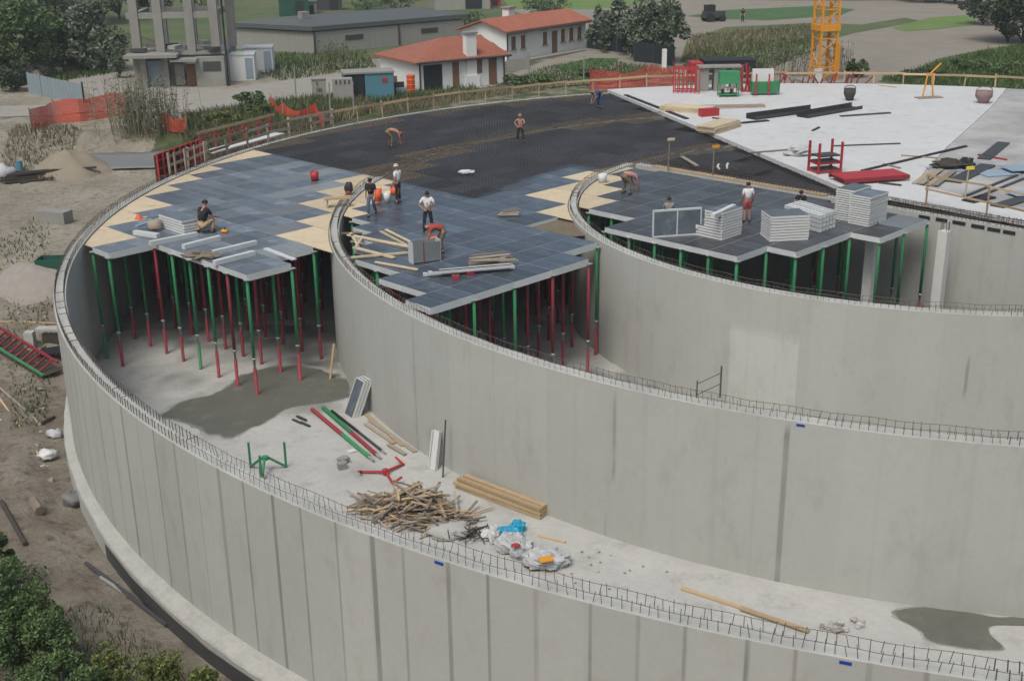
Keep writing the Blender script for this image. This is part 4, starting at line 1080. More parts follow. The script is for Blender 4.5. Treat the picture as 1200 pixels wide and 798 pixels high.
sack(604, 640, 'redb', 'scrap of red wrapper on the clear sack', (.14, .1, .05), 68, ZF+.52)
bar_between('short_lath', (631, 628), (663, 636), .09, .05, M['wood'], 'short lath lying behind the large clear sack', 'lath', ZF)
for i, (p0, p1) in enumerate((((799, 690), (880, 716)), ((868, 713), (948, 740)))):
    bar_between('long_lath', p0, p1, .16, .05, M['wood'], ['yellowish long board lying left on the floor behind the rim', 'yellowish long board lying right, half hidden by rim bars'][i], 'board', ZF+.05*i)
for i in range(14):
    c = at(985+random.gauss(0, 12), 735+random.gauss(0, 3), ZF); tag(MB().blob(c+Vector((0, 0, .06)), (.12, .1, .07), i+80, 7, 5, .5).build('rubble_lump', M['rock'] if i % 3 else M['plastic']), 'pale rubble lump in the little scatter near the wet patch', 'rubble', 'rubble near the right wet patch')
for i in range(20):
    c = at(700+random.gauss(0, 40), 660+random.gauss(0, 14), ZF); tag(MB().blob(c+Vector((0, 0, .02)), (.05, .04, .03), i+180, 6, 4, .5).build('rubble_chip', M['rock']), 'tiny rubble chip strewn on the floor right of the sacks', 'rubble', 'rubble chips on the floor')
tag(MB().blob(at(411, 546, ZF)+Vector((-.3, .3, .12)), (.2, .16, .16), 91, 8, 6, .4).build('grey_lump', M['oldc']), 'dark grey concrete lump near the coloured props', 'lump')
tag(MB().box(at(401, 549, ZF)+Vector((0, 0, .12)), (.3, .25, .24), .4).build('concrete_block', M['oldc']), 'dark cube of concrete on the floor left of the red tripod', 'block')
tag(MB().box(at(412, 530, ZF)+Vector((0, 0, .04)), (.3, .22, .08), .7).build('white_carton', M['white']), 'small white carton near the lower ends of the props', 'carton')
for i, (x, y) in enumerate(((348, 494), (357, 497), (353, 490))): bar_between('grey_scrap', (x-5, y-2), (x+6, y+3), .1, .05, M['steel'], ['grey scrap left of the coloured props', 'grey scrap closest to the coloured props', 'grey scrap furthest back, left of the coloured props'][i], 'scrap', ZF+.02*i)
# jagged bar frame on the middle wall rim, blue stickers
p = at(836, 466, 0); t = thing('bar_ladder', 'dark welded bar ladder standing up from the middle wall rim', 'frame', p, 0)
MB().tube([(-.5, 0, 0), (-.5, 0, .55)], .022, 5).build('upright', M['rebar'], t); MB().tube([(.2, 0, 0), (.2, 0, 1.0)], .03, 5).build('upright', M['rebar'], t)
for z in (.1, .45): MB().tube([(-.5, 0, z), (.2, 0, z+.35)], .014, 5).build('rung', M['rebar'], t)
M['sticker'] = mat('blue_tape', (.01, .04, .30), .5, .1, 5)
for x, y, wl_, RR in ((520, 654, 'outer wall left of the timber sacks', R1), (991, 775, 'outer wall below the right wet patch', R1), (939, 496, 'middle wall by its dark joint', R2)):
    r_, a = RA(at(x, y, -.06)); c = pol(RR+.006, a, -.09); tag(MB().box(c, (.012, .24, .07), a).build('blue_tape', M['sticker']), f'scrap of blue tape stuck high on the {wl_}', 'tape')
# ------------------------------------------------------------------ fields and tracks beyond the tank
def field(P, m, name, dz):
    b = MB(); pts = [tuple(at(x, y, G))[:2] for x, y in P]; b.sheet(pts, G+dz); o = b.build(name, M[m]); tag(o, kind='structure')
field([(-60,-12),(620,-10),(640,30),(560,60),(290,80),(150,40),(-60,60)], 'meadow', 'meadow', .06)
field([(596,-6),(1260,-20),(1260,108),(1000,112),(800,88),(690,60),(690,38),(600,14)], 'tilled', 'field', .065)
field([(575,-14),(720,-12),(770,2),(740,8),(690,12),(600,12)], 'lawn', 'meadow', .08)
field([(805,20),(850,13),(960,8),(1002,12),(985,19),(900,25),(835,23)], 'crop', 'crop_field', .08)
field([(780,-14),(1180,-14),(1150,-2),(1000,2),(880,1)], 'meadow', 'meadow', .085)
field([(796,76),(805,48),(850,33),(955,28),(1010,30),(1060,22),(1080,26),(1000,40),(955,52),(880,63),(815,73)], 'meadow', 'scrub', .09)
field([(1045,34),(1090,22),(1142,18),(1144,30),(1100,35),(1060,38)], 'lawn', 'crop_field', .095)
field([(1028,97),(1075,82),(1100,70),(1150,60),(1230,48),(1260,110),(1100,108)], 'meadow', 'meadow', .1)
field([(600,88),(640,72),(690,60),(735,62),(790,74),(780,88),(690,100),(640,104)], 'tilled', 'garden_soil', .1)
field([(648,80),(690,70),(726,70),(718,77),(662,86)], 'crop', 'garden_bed', .12)
field([(700,93),(740,85),(775,82),(760,94),(705,100)], 'crop', 'garden_bed', .125)
field([(-40,140),(-40,126),(60,124),(150,118),(262,106),(330,96),(420,84),(437,96),(400,108),(300,128),(230,133),(120,131),(60,136)], 'road', 'dirt_road', .05)
field([(70,96),(140,84),(150,100),(262,105),(230,118),(120,120),(100,108)], 'road', 'yard', .04)

# ------------------------------------------------------------------ vegetation builders
def leaves(n, cl, size, flat=.0, seed=0):
    rnd = random.Random(seed); b = MB()
    for _ in range(n):
        c, rx, rz = rnd.choice(cl)
        while True:
            x, y, z = (rnd.uniform(-1, 1) for _ in range(3)); d = x*x+y*y+z*z
            if .15 < d < 1: break
        p = Vector((c[0]+x*rx, c[1]+y*rx, c[2]+z*rz)); s = size*rnd.uniform(.4, 1.5)
        nrm = Vector((rnd.gauss(0, 1), rnd.gauss(0, 1), rnd.gauss(.6, 1))).normalized(); t = nrm.orthogonal().normalized(); q = nrm.cross(t)
        a = rnd.random()*6.28; u = t*math.cos(a)+q*math.sin(a); v = nrm.cross(u)
        b.add([p-u*s, p-v*s*.5, p+u*s, p+v*s*.5], [(0, 1, 2, 3)])
    return b
def tree(name, lab, base, h, cr, m, n=5000, size=.22, trunk=.3, nclump=26, seed=1, group=None, cat='tree', squash=1.0):
    t = thing(name, lab, cat, base, 0, group); rnd = random.Random(seed)
    th = h*trunk; cl = []
    for _ in range(nclump):
        while True:
            x, y, z = (rnd.uniform(-1, 1) for _ in range(3))
            if .1 < x*x+y*y+z*z < 1: break
        k = rnd.uniform(.13, .40)
        cl.append((Vector((x*cr*.95, y*cr*.95, th+(h-th)*(.5+.46*z)*squash)), cr*k, (h-th)*k*.45))
    leaves(n, cl, size, seed=seed).build('crown', M[m], t)
    b = MB(); b.tube([(0, 0, -.2), (.04*h*.2, 0, th*.6), (0, .03*h*.2, h*.75)], .035*h*.5+.05, 7, True, .03)
    for i in range(6):
        c = cl[i][0]; b.tube([(0, 0, th*(.5+.08*i)), c*.55+Vector((0, 0, th*.35)), c], .02*h*.4+.02, 5, True, .015)
    b.build('trunk', M['bark'], t)
    return t
def gp(x, y): return at(x, y, G)
# dark trees top left
for i, (x, y, h, cr, m, nm, lab, n) in enumerate((
    (20, 92, 7.5, 5.2, 'leaf', 'leafy_tree', 'broad green tree at the far left edge behind the round bush', 9000),
    (62, 80, 6.0, 4.6, 'leaf', 'leafy_tree', 'low green tree behind the rubble heap', 8000),
    (118, 84, 6.6, 2.6, 'leafg', 'leafy_tree', 'grey green tree against the left side of the concrete frame', 6000),
    (140, 92, 3.4, .9, 'leafg', 'slim_shrub', 'slim grey shrub at the left corner of the concrete frame', 1500),
    (103, 31, 9, 4.0, 'leafd', 'dark_tree', 'dark tree with bare trunk near a parked car', 5000),
    (22, 34, 10, 6.5, 'leafd', 'dark_tree', 'very dark tree at the top left corner', 8000),
    (66, 24, 10, 5.5, 'leafd', 'dark_tree', 'dark tree between two others along the top left edge', 7000),
    (140, 24, 10, 4.5, 'leafd', 'dark_tree', 'dark tree seen behind the upper concrete columns', 5000),
    (180, 20, 8, 4.0, 'leafd', 'dark_tree', 'dark tree seen through the middle of the concrete frame', 4500),
    (236, 16, 7, 3.0, 'leaf', 'leafy_tree', 'green tree seen through the right of the concrete frame', 3500),
    (18, 107, 2.6, 1.6, 'leafd', 'round_bush', 'dark round bush left of the galvanised fence', 3500),
    (702, 60, 4.6, 1.5, 'leafg', 'slim_tree', 'slim grey green tree touching the end of the farther white house', 3000),
    (719, 63, 5.4, 1.7, 'leafg', 'slim_tree', 'slim grey green tree, second from the farther white house', 3600),
    (738, 66, 4.8, 1.7, 'leafg', 'slim_tree', 'shorter slim grey green tree in the gap of the row behind the dark screen', 3000),
    (756, 72, 6.4, 2.0, 'leafg', 'slim_tree', 'tallest grey green tree behind the dark screen', 5000),
    (776, 75, 5.8, 2.2, 'leafg', 'slim_tree', 'broad grey green tree just left of the white gate pillar', 5000),
    (640, 22, 3.2, 3.2, 'leafd', 'leafy_tree', 'dark low tree peeping over the farther red roof', 2500),
    (1180, 50, 8.5, 5.0, 'leafd', 'dark_tree', 'dark tree at the right edge of the fields', 8000),
    (1198, 52, 9.5, 4.5, 'leafg', 'leafy_tree', 'grey green tree cut by the right picture edge', 8000),
    (1152, 30, 5.0, 2.8, 'leafd', 'dark_tree', 'smaller dark tree at the corner of the bright crop', 3500),
    (430, 12, 3.5, 4.0, 'leaf', 'leafy_tree', 'green tree behind the long grey building', 2500),
    (470, 14, 3.0, 3.0, 'leafd', 'dark_tree', 'dark bush behind the right end of the long grey roof', 2000),
    (556, 42, 2.6, 2.0, 'leafd', 'dark_bush', 'dark bush between grey building and farther white house', 1500))):
    tree(nm, lab, gp(x, y), h, cr, m, n, .19 if h > 4 else .12, .04 if i not in (4, 5, 6, 7) else .1, 46, 100+i, cat='bush' if 'bush' in nm or 'shrub' in nm else 'tree')
for i in range(11):
    tree('hedge_tree', 'dark tree in the hedge row along the top of the fields', gp(965+i*17, 0+1.0*i-4), 5.5, 3.6, 'leafd', 1600, .3, .1, 14, 300+i, 'hedge row trees beyond the fields')
# reeds and shrubs
def reeds(x, y, n, h, spread, m, lab, seed, z=G, nm='reed_clump', wide=.035):
    rnd = random.Random(seed); t = thing(nm, lab, 'plant', at(x, y, z)); b = MB(); s = MB()
    for _ in range(n):
        p = Vector((rnd.gauss(0, spread), rnd.gauss(0, spread*.6), 0)); hh = h*rnd.uniform(.6, 1.1); ln = Vector((rnd.gauss(0, .12), rnd.gauss(0, .12), 1))
        s.tube([p, p+ln*hh*.55, p+ln*hh], .02, 3, False, .008)
        for k in range(7):
            q = p+ln*hh*rnd.uniform(.3, 1); d = Vector((rnd.gauss(0, 1), rnd.gauss(0, 1), rnd.uniform(.2, 1.4))).normalized()*rnd.uniform(.25, .55); sd_ = Vector((-d.y, d.x, 0)).normalized()*wide
            b.add([q-sd_*.6, q+d*.5-sd_+Vector((0, 0, .04)), q+d-Vector((0, 0, .1)), q+d*.5+sd_], [(0, 1, 2, 3)])
    b.build('blades', M[m], t); tag(s.build('stems', M['grassd'], t), kind='stuff')
reeds(172, 168, 260, 4.4, 1.25, 'leafg', 'tall clump of grey reeds standing on the bank between orange nets', 7, -1.4)
reeds(397, 82, 60, 2.6, 1.2, 'leaf', 'green reed clump at the wall of the long grey building', 8)
reeds(913, 88, 40, 3.0, 1.0, 'leafg', 'grey green reed clump left of the crane', 9)
reeds(938, 90, 30, 2.6, .9, 'leafg', 'shorter reed clump beside the crane foot', 10)
reeds(985, 86, 28, 2.6, .8, 'leafg', 'thin reed clump right of the crane', 12)
reeds(885, 84, 26, 2.0, .9, 'leaf', 'low reed clump behind the black container', 13)
for i, (x, y, h, cr, m, lab) in enumerate(((1003, 92, 1.9, 1.0, 'leaf', 'small green bush right of the crane foot'), (290, 132, 1.6, 1.4, 'leaf', 'green bush among the weeds left of the drooping net'), (310, 137, 1.2, 1.3, 'leaf', 'smaller green bush close to the drooping net'), (263, 150, 1.1, 1.5, 'leafy', 'yellowish bush on the bank above the red formwork'), (690, 92, .9, 1.5, 'leaf', 'leafy vegetable bush in the garden'), (600, 100, .8, 1.6, 'leaf', 'low green plants at the corner of the nearer white house'), (632, 100, .8, 1.8, 'leaf', 'low green plants beside the garden railing'), (545, 94, .7, 1.0, 'leaf', 'small green plants before the nearer white house'), (1130, 82, 1.0, 2.0, 'leaf', 'low dark scrub in the right meadow'), (1180, 88, 1.2, 2.4, 'leaf', 'larger dark scrub at right in the meadow'), (1080, 92, .8, 1.6, 'leafd', 'low dark scrub near the slab railing'))):
    tree('leafy_bush', lab, gp(x, y), h, cr, m, 1600, .12, .1, 14, 500+i, cat='bush')
# foreground shrubs, bottom left
ZL = -5.5
for i, (x, y, h, cr, m, lab) in enumerate(((-5, 770, 3.0, 1.6, 'leaf', 'leafy shrub filling the lower left corner'), (45, 800, 2.2, 1.1, 'leaf', 'dark leafy shrub second from the lower left corner'), (-14, 700, 2.2, 1.1, 'leaf', 'leafy shrub at the left edge above the corner shrub'), (80, 840, 1.8, 1.0, 'leaf', 'shrub at the bottom edge beside the corner shrub'), (135, 815, 1.5, .6, 'leafy', 'yellow green shrub low at the bottom edge'), (190, 812, 1.3, .55, 'leafy', 'yellow green shrub nearest the footing'), (240, 822, 1.0, .45, 'leafy', 'little yellow green shrub touching the bottom edge by the footing'))):
    tree('leafy_shrub', lab, at(x, y, ZL), h, cr, m, 15000 if i < 4 else 2600, .052, .08, 44, 600+i, cat='shrub')
# grass and weeds
def grass(n, fn, m, h, name='grass', seed=0, wd=.03):
    rnd = random.Random(seed); b = MB(); k = 0
    while k < n:
        p = fn(rnd)
        if p is None: continue
        k += 1; z = terrain_z(p[0], p[1])-.03; hh = h*rnd.uniform(.4, 1.2); q = Vector((p[0], p[1], z)); a = rnd.random()*6.28; d = Vector((math.cos(a), math.sin(a), 0))*wd*rnd.uniform(.6, 1.6); l = Vector((rnd.gauss(0, .3), rnd.gauss(0, .3), 1))*hh
        b.add([q-d, q+d, q+l*.6+d*.7, q+l], [(0, 1, 2, 3)])
    tag(b.build(name, M[m]), kind='stuff', label='')
def pxfn(P, z=G):
    xs = [p[0] for p in P]; ys = [p[1] for p in P]
    def f(r):
        x, y = r.uniform(min(xs), max(xs)), r.uniform(min(ys), max(ys))
        if not inpoly(x, y, P): return None
        p = at(x, y, z)
        if math.hypot(p.x-CX, p.y-CY) < R1+.4: return None
        return p
    return f
BK = [(-5,160),(100,152),(200,140),(330,128),(420,100),(560,110),(500,126),(400,146),(320,160),(250,182),(190,200),(60,205),(-5,200)]
grass(9000, pxfn([(215,140),(330,125),(430,112),(440,132),(380,148),(320,160),(262,180),(215,172)]), 'grassd', .7, 'dry_grass', 1, .035)
grass(6000, pxfn([(215,140),(330,122),(380,118),(430,124),(400,140),(320,158),(262,172),(215,165)]), 'grass', .8, 'weeds', 2, .04)
grass(1500, pxfn([(-5,195),(20,165),(60,160),(100,168),(60,200)], -1.5), 'grassd', .45, 'dry_grass', 3, .035)
grass(2500, pxfn([(255,75),(300,65),(430,62),(440,80),(330,95),(300,86)]), 'grass', .5, 'dry_grass', 4, .05)
grass(4500, pxfn([(440,112),(560,108),(660,98),(700,98),(640,106),(540,120),(450,135)]), 'grassd', .4, 'dry_grass', 5, .03)
grass(3500, pxfn([(560,100),(690,80),(780,76),(790,88),(690,101),(600,106)]), 'grass', .35, 'garden_greens', 6, .05)
grass(2600, pxfn([(0,70),(70,88),(130,60),(140,86),(60,98),(0,104)]), 'grass', .6, 'weeds', 7, .05)
grass(7000, pxfn([(1030,96),(1080,82),(1150,62),(1230,50),(1240,108),(1100,106)]), 'grass', .6, 'field_grass', 8, .06)
grass(3500, pxfn([(800,74),(810,44),(950,30),(955,50),(870,62)]), 'grassd', .6, 'field_grass', 9, .06)
grass(6000, pxfn([(215,138),(330,122),(440,108),(560,104),(560,112),(440,122),(330,140),(250,165)]), 'grass', .6, 'weeds', 11, .045)
grass(5000, pxfn([(560,108),(690,96),(780,84),(700,70),(640,80),(596,98)]), 'grass', .35, 'garden_greens', 12, .05)
grass(4000, pxfn([(800,80),(815,60),(950,45),(960,60),(880,90),(820,95)]), 'grass', .55, 'field_grass', 13, .06)
grass(1200, pxfn([(0,300),(60,260),(60,330),(40,420),(0,430)], -3), 'grass', .22, 'weeds', 14, .03)
grass(1600, pxfn([(-5,720),(120,700),(230,780),(260,830),(-5,840)], ZL), 'grass', .3, 'weeds', 10, .015)

# ------------------------------------------------------------------ buildings
def walls_frame(A, B, depth, flip=1):
    d = (B-A); L = d.length; d.normalize(); n = Vector((-d.y, d.x, 0))*flip
    return d, n, L
def window_part(t, x, z, w_, h_, y, shutter, frame=True, name='window'):
    o = MB().box((x, y, z), (w_, .06, h_)).build(name, M[shutter], t)
    if name == 'window':
        b = MB()
        for q in (-1, 1): b.box((x+q*(w_/2+.05), y-.01, z), (.09, .1, h_+.1))
        b.box((x, y-.02, z+h_/2+.05), (w_+.2, .1, .1)); b.build('frame', M['plaster'], o); MB_ = MB().box((x, y-.06, z-h_/2-.05), (w_+.2, .16, .08)).build('sill', M['oldc'], o)
    return o
# nearer white house: hipped roof
A, B = gp(492, 110), gp(591, 100); d, n, L = walls_frame(A, B, 7); he = hgt(A, 73); dep = 7.2
t = thing('house', 'nearer white house with hipped terracotta roof and a big dark garage door', 'house', A, math.atan2(d.y, d.x))
MB().box((L/2, dep/2, he/2), (L, dep, he)).build('wall', M['plaster'], t)
e = .45; b = MB(); hr = he+1.35
rv = [(-e, -e, he), (L+e, -e, he), (L+e, dep+e, he), (-e, dep+e, he), (dep*.55, dep/2, hr), (L+e*.2-.3, dep/2, hr)]
b.add(rv+[(x, y, z-.14) for x, y, z in rv[:4]], [(0, 1, 5, 4), (2, 3, 4, 5), (3, 0, 4), (1, 2, 5), (0, 6, 7, 1), (1, 7, 8, 2), (2, 8, 9, 3), (3, 9, 6, 0), (9, 8, 7, 6)])
q = -e+.2
while q < L+e-.1:     # tile rows of the long front slope
    f0 = (q+e)/(dep*.55+e) if q < dep*.55 else (1 if q < L+e*.2-.3 else max(0, (L+e-q)/(e*.8+.3))); f0 = min(1, max(0, f0))
    if f0 > .05: b.tube([(q, -e, he+.02), (q, -e+(dep/2+e)*f0, he+(hr-he)*f0+.02)], .07, 4)
    q += .27
rf = b.build('roof', M['roof'], t)
cx = L*.60; MB().box((cx, .1, he*.5+.95), (.95, .6, he+1.9-.0)).build('chimney', M['plaster'], rf); MB().box((cx, .1, he+1.98), (1.15, .85, .16)).build('chimney_cap', M['oldc'], rf)
MB().box((cx, -.18, .55), (1.35, .3, 1.1)).build('chimney_base', M['plaster'], t)
MB().box((L*.155, -.02, he*.44), (L*.21, .08, he*.86)).build('garage_door', M['door'], t)
for x, w_, z, h_ in ((L*.42, .6, 1.15, 2.2), (L*.86, .75, 1.2, 2.3)): MB().box((x, -.02, z), (w_, .08, h_)).build('door', M['brown'], t)
MB().box((L*.70, -.02, 1.75), (.5, .08, 1.1)).build('window', M['brown'], t)
for x in (.03, L-.05): MB().tube([(x, -.1, 0), (x, -.1, he)], .07, 6).build('downpipe', M['steel'], t)
MB().tube([(-e, -e-.08, he-.05), (L+e, -e-.08, he-.05)], .08, 6).build('gutter', M['steel'], t)
MB().box((L/2, -.6, .08), (L+1, 1.1, .16)).build('doorstep', M['oldc'], t)
# farther white house: gabled roof
A, B = gp(594, 73), gp(686, 57); d, n, L = walls_frame(A, B, 7); he = hgt(A, 38); dep = 5.6; hp = he+.85
t = thing('house', 'farther white house with gabled terracotta roof and a row of shuttered windows', 'house', A, math.atan2(d.y, d.x))
b = MB(); b.add([(0, 0, 0), (L, 0, 0), (L, dep, 0), (0, dep, 0), (0, 0, he), (L, 0, he), (L, dep, he), (0, dep, he), (0, dep/2, hp), (L, dep/2, hp)],
                [(0, 1, 5, 4), (1, 2, 6, 9, 5), (2, 3, 7, 6), (3, 0, 4, 8, 7)]); b.build('wall', M['plaster'], t)
b = MB(); e = .5; k = (hp-he)/(dep/2)
for s in (0, 1):
    y0, y1 = (-e, dep/2) if s == 0 else (dep+e, dep/2)
    q = [(-e, y0, he-k*e+.05), (L+e, y0, he-k*e+.05), (L+e, y1, hp+.05), (-e, y1, hp+.05)]; vs = q+[(x, y, z+.16) for x, y, z in q]
    fs = [(3, 2, 1, 0), (4, 5, 6, 7), (0, 1, 5, 4), (1, 2, 6, 5), (2, 3, 7, 6), (3, 0, 4, 7)]; b.add(vs, fs if s == 0 else [f[::-1] for f in fs])
q = -e+.1
while q < L+e: b.tube([(q, -e, he-k*e+.22), (q, dep/2, hp+.22)], .07, 4); q += .27
rf = b.build('roof', M['roof'], t)
MB().box((L*.36, dep*.62, hp+.2), (1.0, .8, 1.5)).build('chimney', M['plaster'], rf); MB().box((L*.36, dep*.62, hp+1.0), (1.3, 1.1, .14)).build('chimney_cap', M['oldc'], rf)
for fx, kind in ((.075, 'w'), (.19, 'w'), (.46, 'w'), (.585, 'd'), (.69, 'w'), (.80, 'w'), (.91, 'w')):
    if kind == 'w': window_part(t, L*fx, he*.60, .72, he*.44, -.02, 'brown')
    else: MB().box((L*fx, -.02, he*.40), (.85, .08, he*.8)).build('door', M['brown'], t)
MB().tube([(.02, -.1, 0), (.02, -.1, he)], .08, 6).build('downpipe', M['steel'], t)
MB().tube([(-.5, -.6, he-.1), (L+.5, -.6, he-.1)], .08, 6).build('gutter', M['steel'], t)
MB().box((L/2, -.7, .06), (L+1, 1.3, .12)).build('doorstep', M['oldc'], t)
# long grey building
A, B = gp(369, 64), gp(545, 47); d, n, L = walls_frame(A, B, 30); he = hgt(A, 38); C2 = gp(277, 58); dep = (C2-A).length*1.0
ang_ = math.atan2(d.y, d.x)
t = thing('warehouse', 'long low grey building with a dark grey sheet roof', 'building', A, ang_)
lx = (C2-A).dot(d); ly = (C2-A).dot(n)
E_ = [(0, 0), (L, 0), (L+lx, ly), (lx, ly)]
MB().prism(E_, 0, he).build('wall', M['shed'], t)
cxm, cym = sum(p[0] for p in E_)/4, sum(p[1] for p in E_)/4
b = MB(); ro = [(cxm+(x-cxm)*1.035, cym+(y-cym)*1.035) for x, y in E_]
zc = he+.12; vs = [(x, y, zc) for x, y in ro]+[(x, y, zc+.45) for x, y in ro]
rg0 = ((ro[0][0]+ro[3][0])/2*.8+cxm*.2, (ro[0][1]+ro[3][1])/2*.8+cym*.2, zc+1.15); rg1 = ((ro[1][0]+ro[2][0])/2*.8+cxm*.2, (ro[1][1]+ro[2][1])/2*.8+cym*.2, zc+1.15)
b.add(vs+[rg0, rg1], [(3, 2, 1, 0), (0, 1, 5, 4), (1, 2, 6, 5), (2, 3, 7, 6), (3, 0, 4, 7), (4, 5, 9, 8), (6, 7, 8, 9), (7, 4, 8), (5, 6, 9)])
rf = b.build('roof', M['shedroof'], t)
MB().box((L*.12+lx*.35, ly*.35, zc+1.1), (.9, .9, 1.1)).build('vent_stack', M['oldc'], rf)
for x in (.0, L*.54, L): MB().tube([(x, -.1, 0), (x, -.1, he)], .1, 6).build('downpipe', M['steel'], t)
for f in (.25, .75): MB().box((L*f, -.02, he*.62), (2.2, .08, .5)).build('window', M['steel'], t)
# concrete frame on a low block
A, B = gp(156, 104), gp(266, 101); d, n, L = walls_frame(A, B, 8); hb = hgt(A, 68); dep = 8.5
t = thing('concrete_tower', 'unfinished concrete tower frame standing on a low concrete block', 'building', A, math.atan2(d.y, d.x))
MB().box((L*.5, dep/2+.6, hb/2), (L, dep-1.2, hb)).build('base_block', M['oldc'], t)
MB().box((L*.13, .3, hb/2), (.5, .5, hb-.02)).build('pier', M['oldc'], t); MB().box((L*.36, .35, hb/2), (.5, .4, hb-.02)).build('pier', M['oldc'], t)
MB().box((L*.84, .25, hb/2-.05), (L*.31, .68, hb-.1)).build('wing_wall', M['oldc'], t)
MB().box((L*.24, -.1, hb+.14), (L*.56, 2.2, .26)).build('canopy', M['oldc'], t); MB().box((L*.58, -.25, hb-.25), (L*.28, 1.6, .2)).build('canopy', M['oldc'], t)
MB().box((L*.5, dep/2+.5, hb+.12), (L*1.01, dep-.9, .22)).build('floor_slab', M['oldc'], t)
MB().box((L*.86, -.11, hb*.66), (1.5, .06, .8)).build('window', M['steel'], t)
for x in (.5, .62): MB().box((L*x, .58, hb*.38), (.8, .06, hb*.7)).build('door', M['brown'] if x > .55 else M['oldc'], t)
MB().box((L*.24, .58, hb*.45), (1.6, .06, hb*.8)).build('shutter', M['sheet'], t)
for i, (fx, fy) in enumerate(((.06, .1), (.31, .1), (.64, .1), (.90, .1), (-.06, .75), (.22, .9), (.55, .9), (.82, .9), (1.02, .6))):
    MB().box((L*fx, .6+dep*fy*.9, hb+.23+7.5), (.72, .62, 15)).build('column', M['oldc'], t)
for z in (3.3, 6.9, 10.5, 14):
    for y in (.1, .9): MB().box((L*.46, .6+dep*y*.9, hb+z), (L*.96, .4, .5)).build('beam', M['oldc'], t)
    for fx in (.06, .9): MB().box((L*fx, .6+dep*.45, hb+z-.01), (.4, dep*.75, .48)).build('beam', M['oldc'], t)
for i in range(7): MB().box((L*(.08+.13*i), 1.0+dep*.2*(i % 3), hb+.5+.2*(i % 2)), (1.3, .7, .3), .4*i).build('debris', M['shed'] if i % 2 else M['steel'], t)
MB().tube([(L*1.02, 0, 0), (L*1.02, 0, 14)], .09, 6).build('pipe', M['black'], t)
# boxes beside the frame
for i, (x, y, lab) in enumerate(((282, 95, 'white metal cabin closest to the concrete frame'), (304, 85, 'white metal cabin standing a little behind its twin'))):
    c = gp(x, y); h = hgt(c, y-30 if i == 0 else y-28); t = thing('metal_cabin', lab, 'cabin', c, R(6)); MB().box((0, 1.1, h/2), (2.6, 2.2, h)).build('body', M['plaster'], t); MB().box((0, 1.1, h+.06), (2.75, 2.35, .12)).build('roof', M['white'], t)
    MB().box((.85, -.03, h*.48), (.65, .06, h*.8)).build('door', M['bluel'], t)
c = gp(421, 121); h = hgt(c, 85); t = thing('blue_container', 'blue site container with a pale rusty roof, open at left', 'container', gp(430, 119)+Vector((0, 1.3, 0)), R(12)); t.scale = (.88, .9, .92)
b = MB(); b.box((0, 1.2, h/2), (4.4, .1, h-.02)); b.box((2.17, -.0, h/2), (.1, 2.4, h-.02)); b.box((.9, -1.2, h/2), (2.55, .1, h-.02)); b.box((-2.17, 0, h/2), (.1, 2.36, h-.02)); b.build('body', M['blue'], t)
MB().box((0, 0, h), (4.6, 2.7, .14)).build('roof', M['oldc'], t); MB().box((1.4, -1.27, h*.72), (.5, .03, .35), 0).build('red_mark', M['redb'], t); MB().box((-1.3, -1.18, h/2), (1.7, .06, h*.9)).build('opening', M['door'], t)
c = gp(403, 123); hh = hgt(c, 93); t = thing('grey_cabinet', 'pale grey cabinet with slots in front of the blue container', 'cabinet', c, R(10)); MB().box((0, .5, hh/2), (1.5, 1.0, hh)).build('body', M['shed'], t)
for i in range(4): MB().box((-.5+.33*i, -.01, hh*.88), (.12, .04, .3)).build('slot', M['steel'], t)
c = gp(375, 119); hh = hgt(c, 94); t = thing('grey_cabinet', 'grey cabinet standing alone at the left of the blue container', 'cabinet', c, R(10)); MB().box((0, .5, hh/2), (1.1, .9, hh)).build('body', M['shed'], t); MB().box((0, .5, hh+.04), (1.2, 1.0, .08)).build('lid', M['oldc'], t)
for i in range(7): MB().box((.15*(i % 3)-.15, -.01, .4+.5*(i//3)), (.06, .04, .3)).build('slot', M['steel'], t)
for k in range(4):
    c = gp(482, 112)+Vector((0, 0, .0)); t = tag(MB().lathe([(.2, 0), (.36, .04), (.32, .1), (.35, .36), (.3, .4), (.1, .4)], (c.x, c.y, c.z+.41*k), 14).build('plastic_crate', M['orange']), 'orange tub in the stack against the white house', 'tub', 'stacked orange tubs')
for i, (x, m, lab) in enumerate(((458, 'brown', 'brown rusty board leaning at the white house'), (466, 'woodd', 'dark leaning board by the brown rusty one'), (472, 'bluel', 'low bluish sheet between the leaning boards and the orange tubs'))):
    c = gp(x, 110+i); tag(MB().box(c+Vector((0, 0, .7-.2*i)), (1.1, .3, 1.4-.4*i), R(12)).build('leaning_board', M[m]), lab, 'board')
M['teal'] = mat('dark_green_paint', (.012, .075, .05), .6, .1, 3)
# junk yard far behind
for i, (x, y, w_, h, m, lab) in enumerate(((345, 20, 4, 2.6, 'teal', 'green machine in the far yard behind the grey roof'), (362, 17, 2.2, 1.6, 'oldc', 'white van shape in the far yard by the green machine'), (385, 13, 4, 2.4, 'steel', 'grey shed in the far yard'), (518, 10, 4, 2.0, 'oldc', 'white hut right of the grey roof in the far yard'), (542, 12, 8, 3.2, 'shed', 'grey open shed in the far yard'), (575, 8, 3, 1.0, 'redb', 'small red cart in the far field'))):
    c = gp(x, y); t = thing('far_hut' if 'hut' in lab or 'shed' in lab else 'machine', lab, 'hut' if 'hut' in lab or 'shed' in lab else 'machine', c, R(8)); MB().box((0, 1, h/2), (w_, 2.5, h)).build('body', M[m], t); MB().box((0, 1, h+.08), (w_+.3, 2.8, .14)).build('roof', M['shedroof'], t); MB().box((w_*.2, -.27, h*.42), (w_*.3, .06, h*.75)).build('opening', M['door'], t)
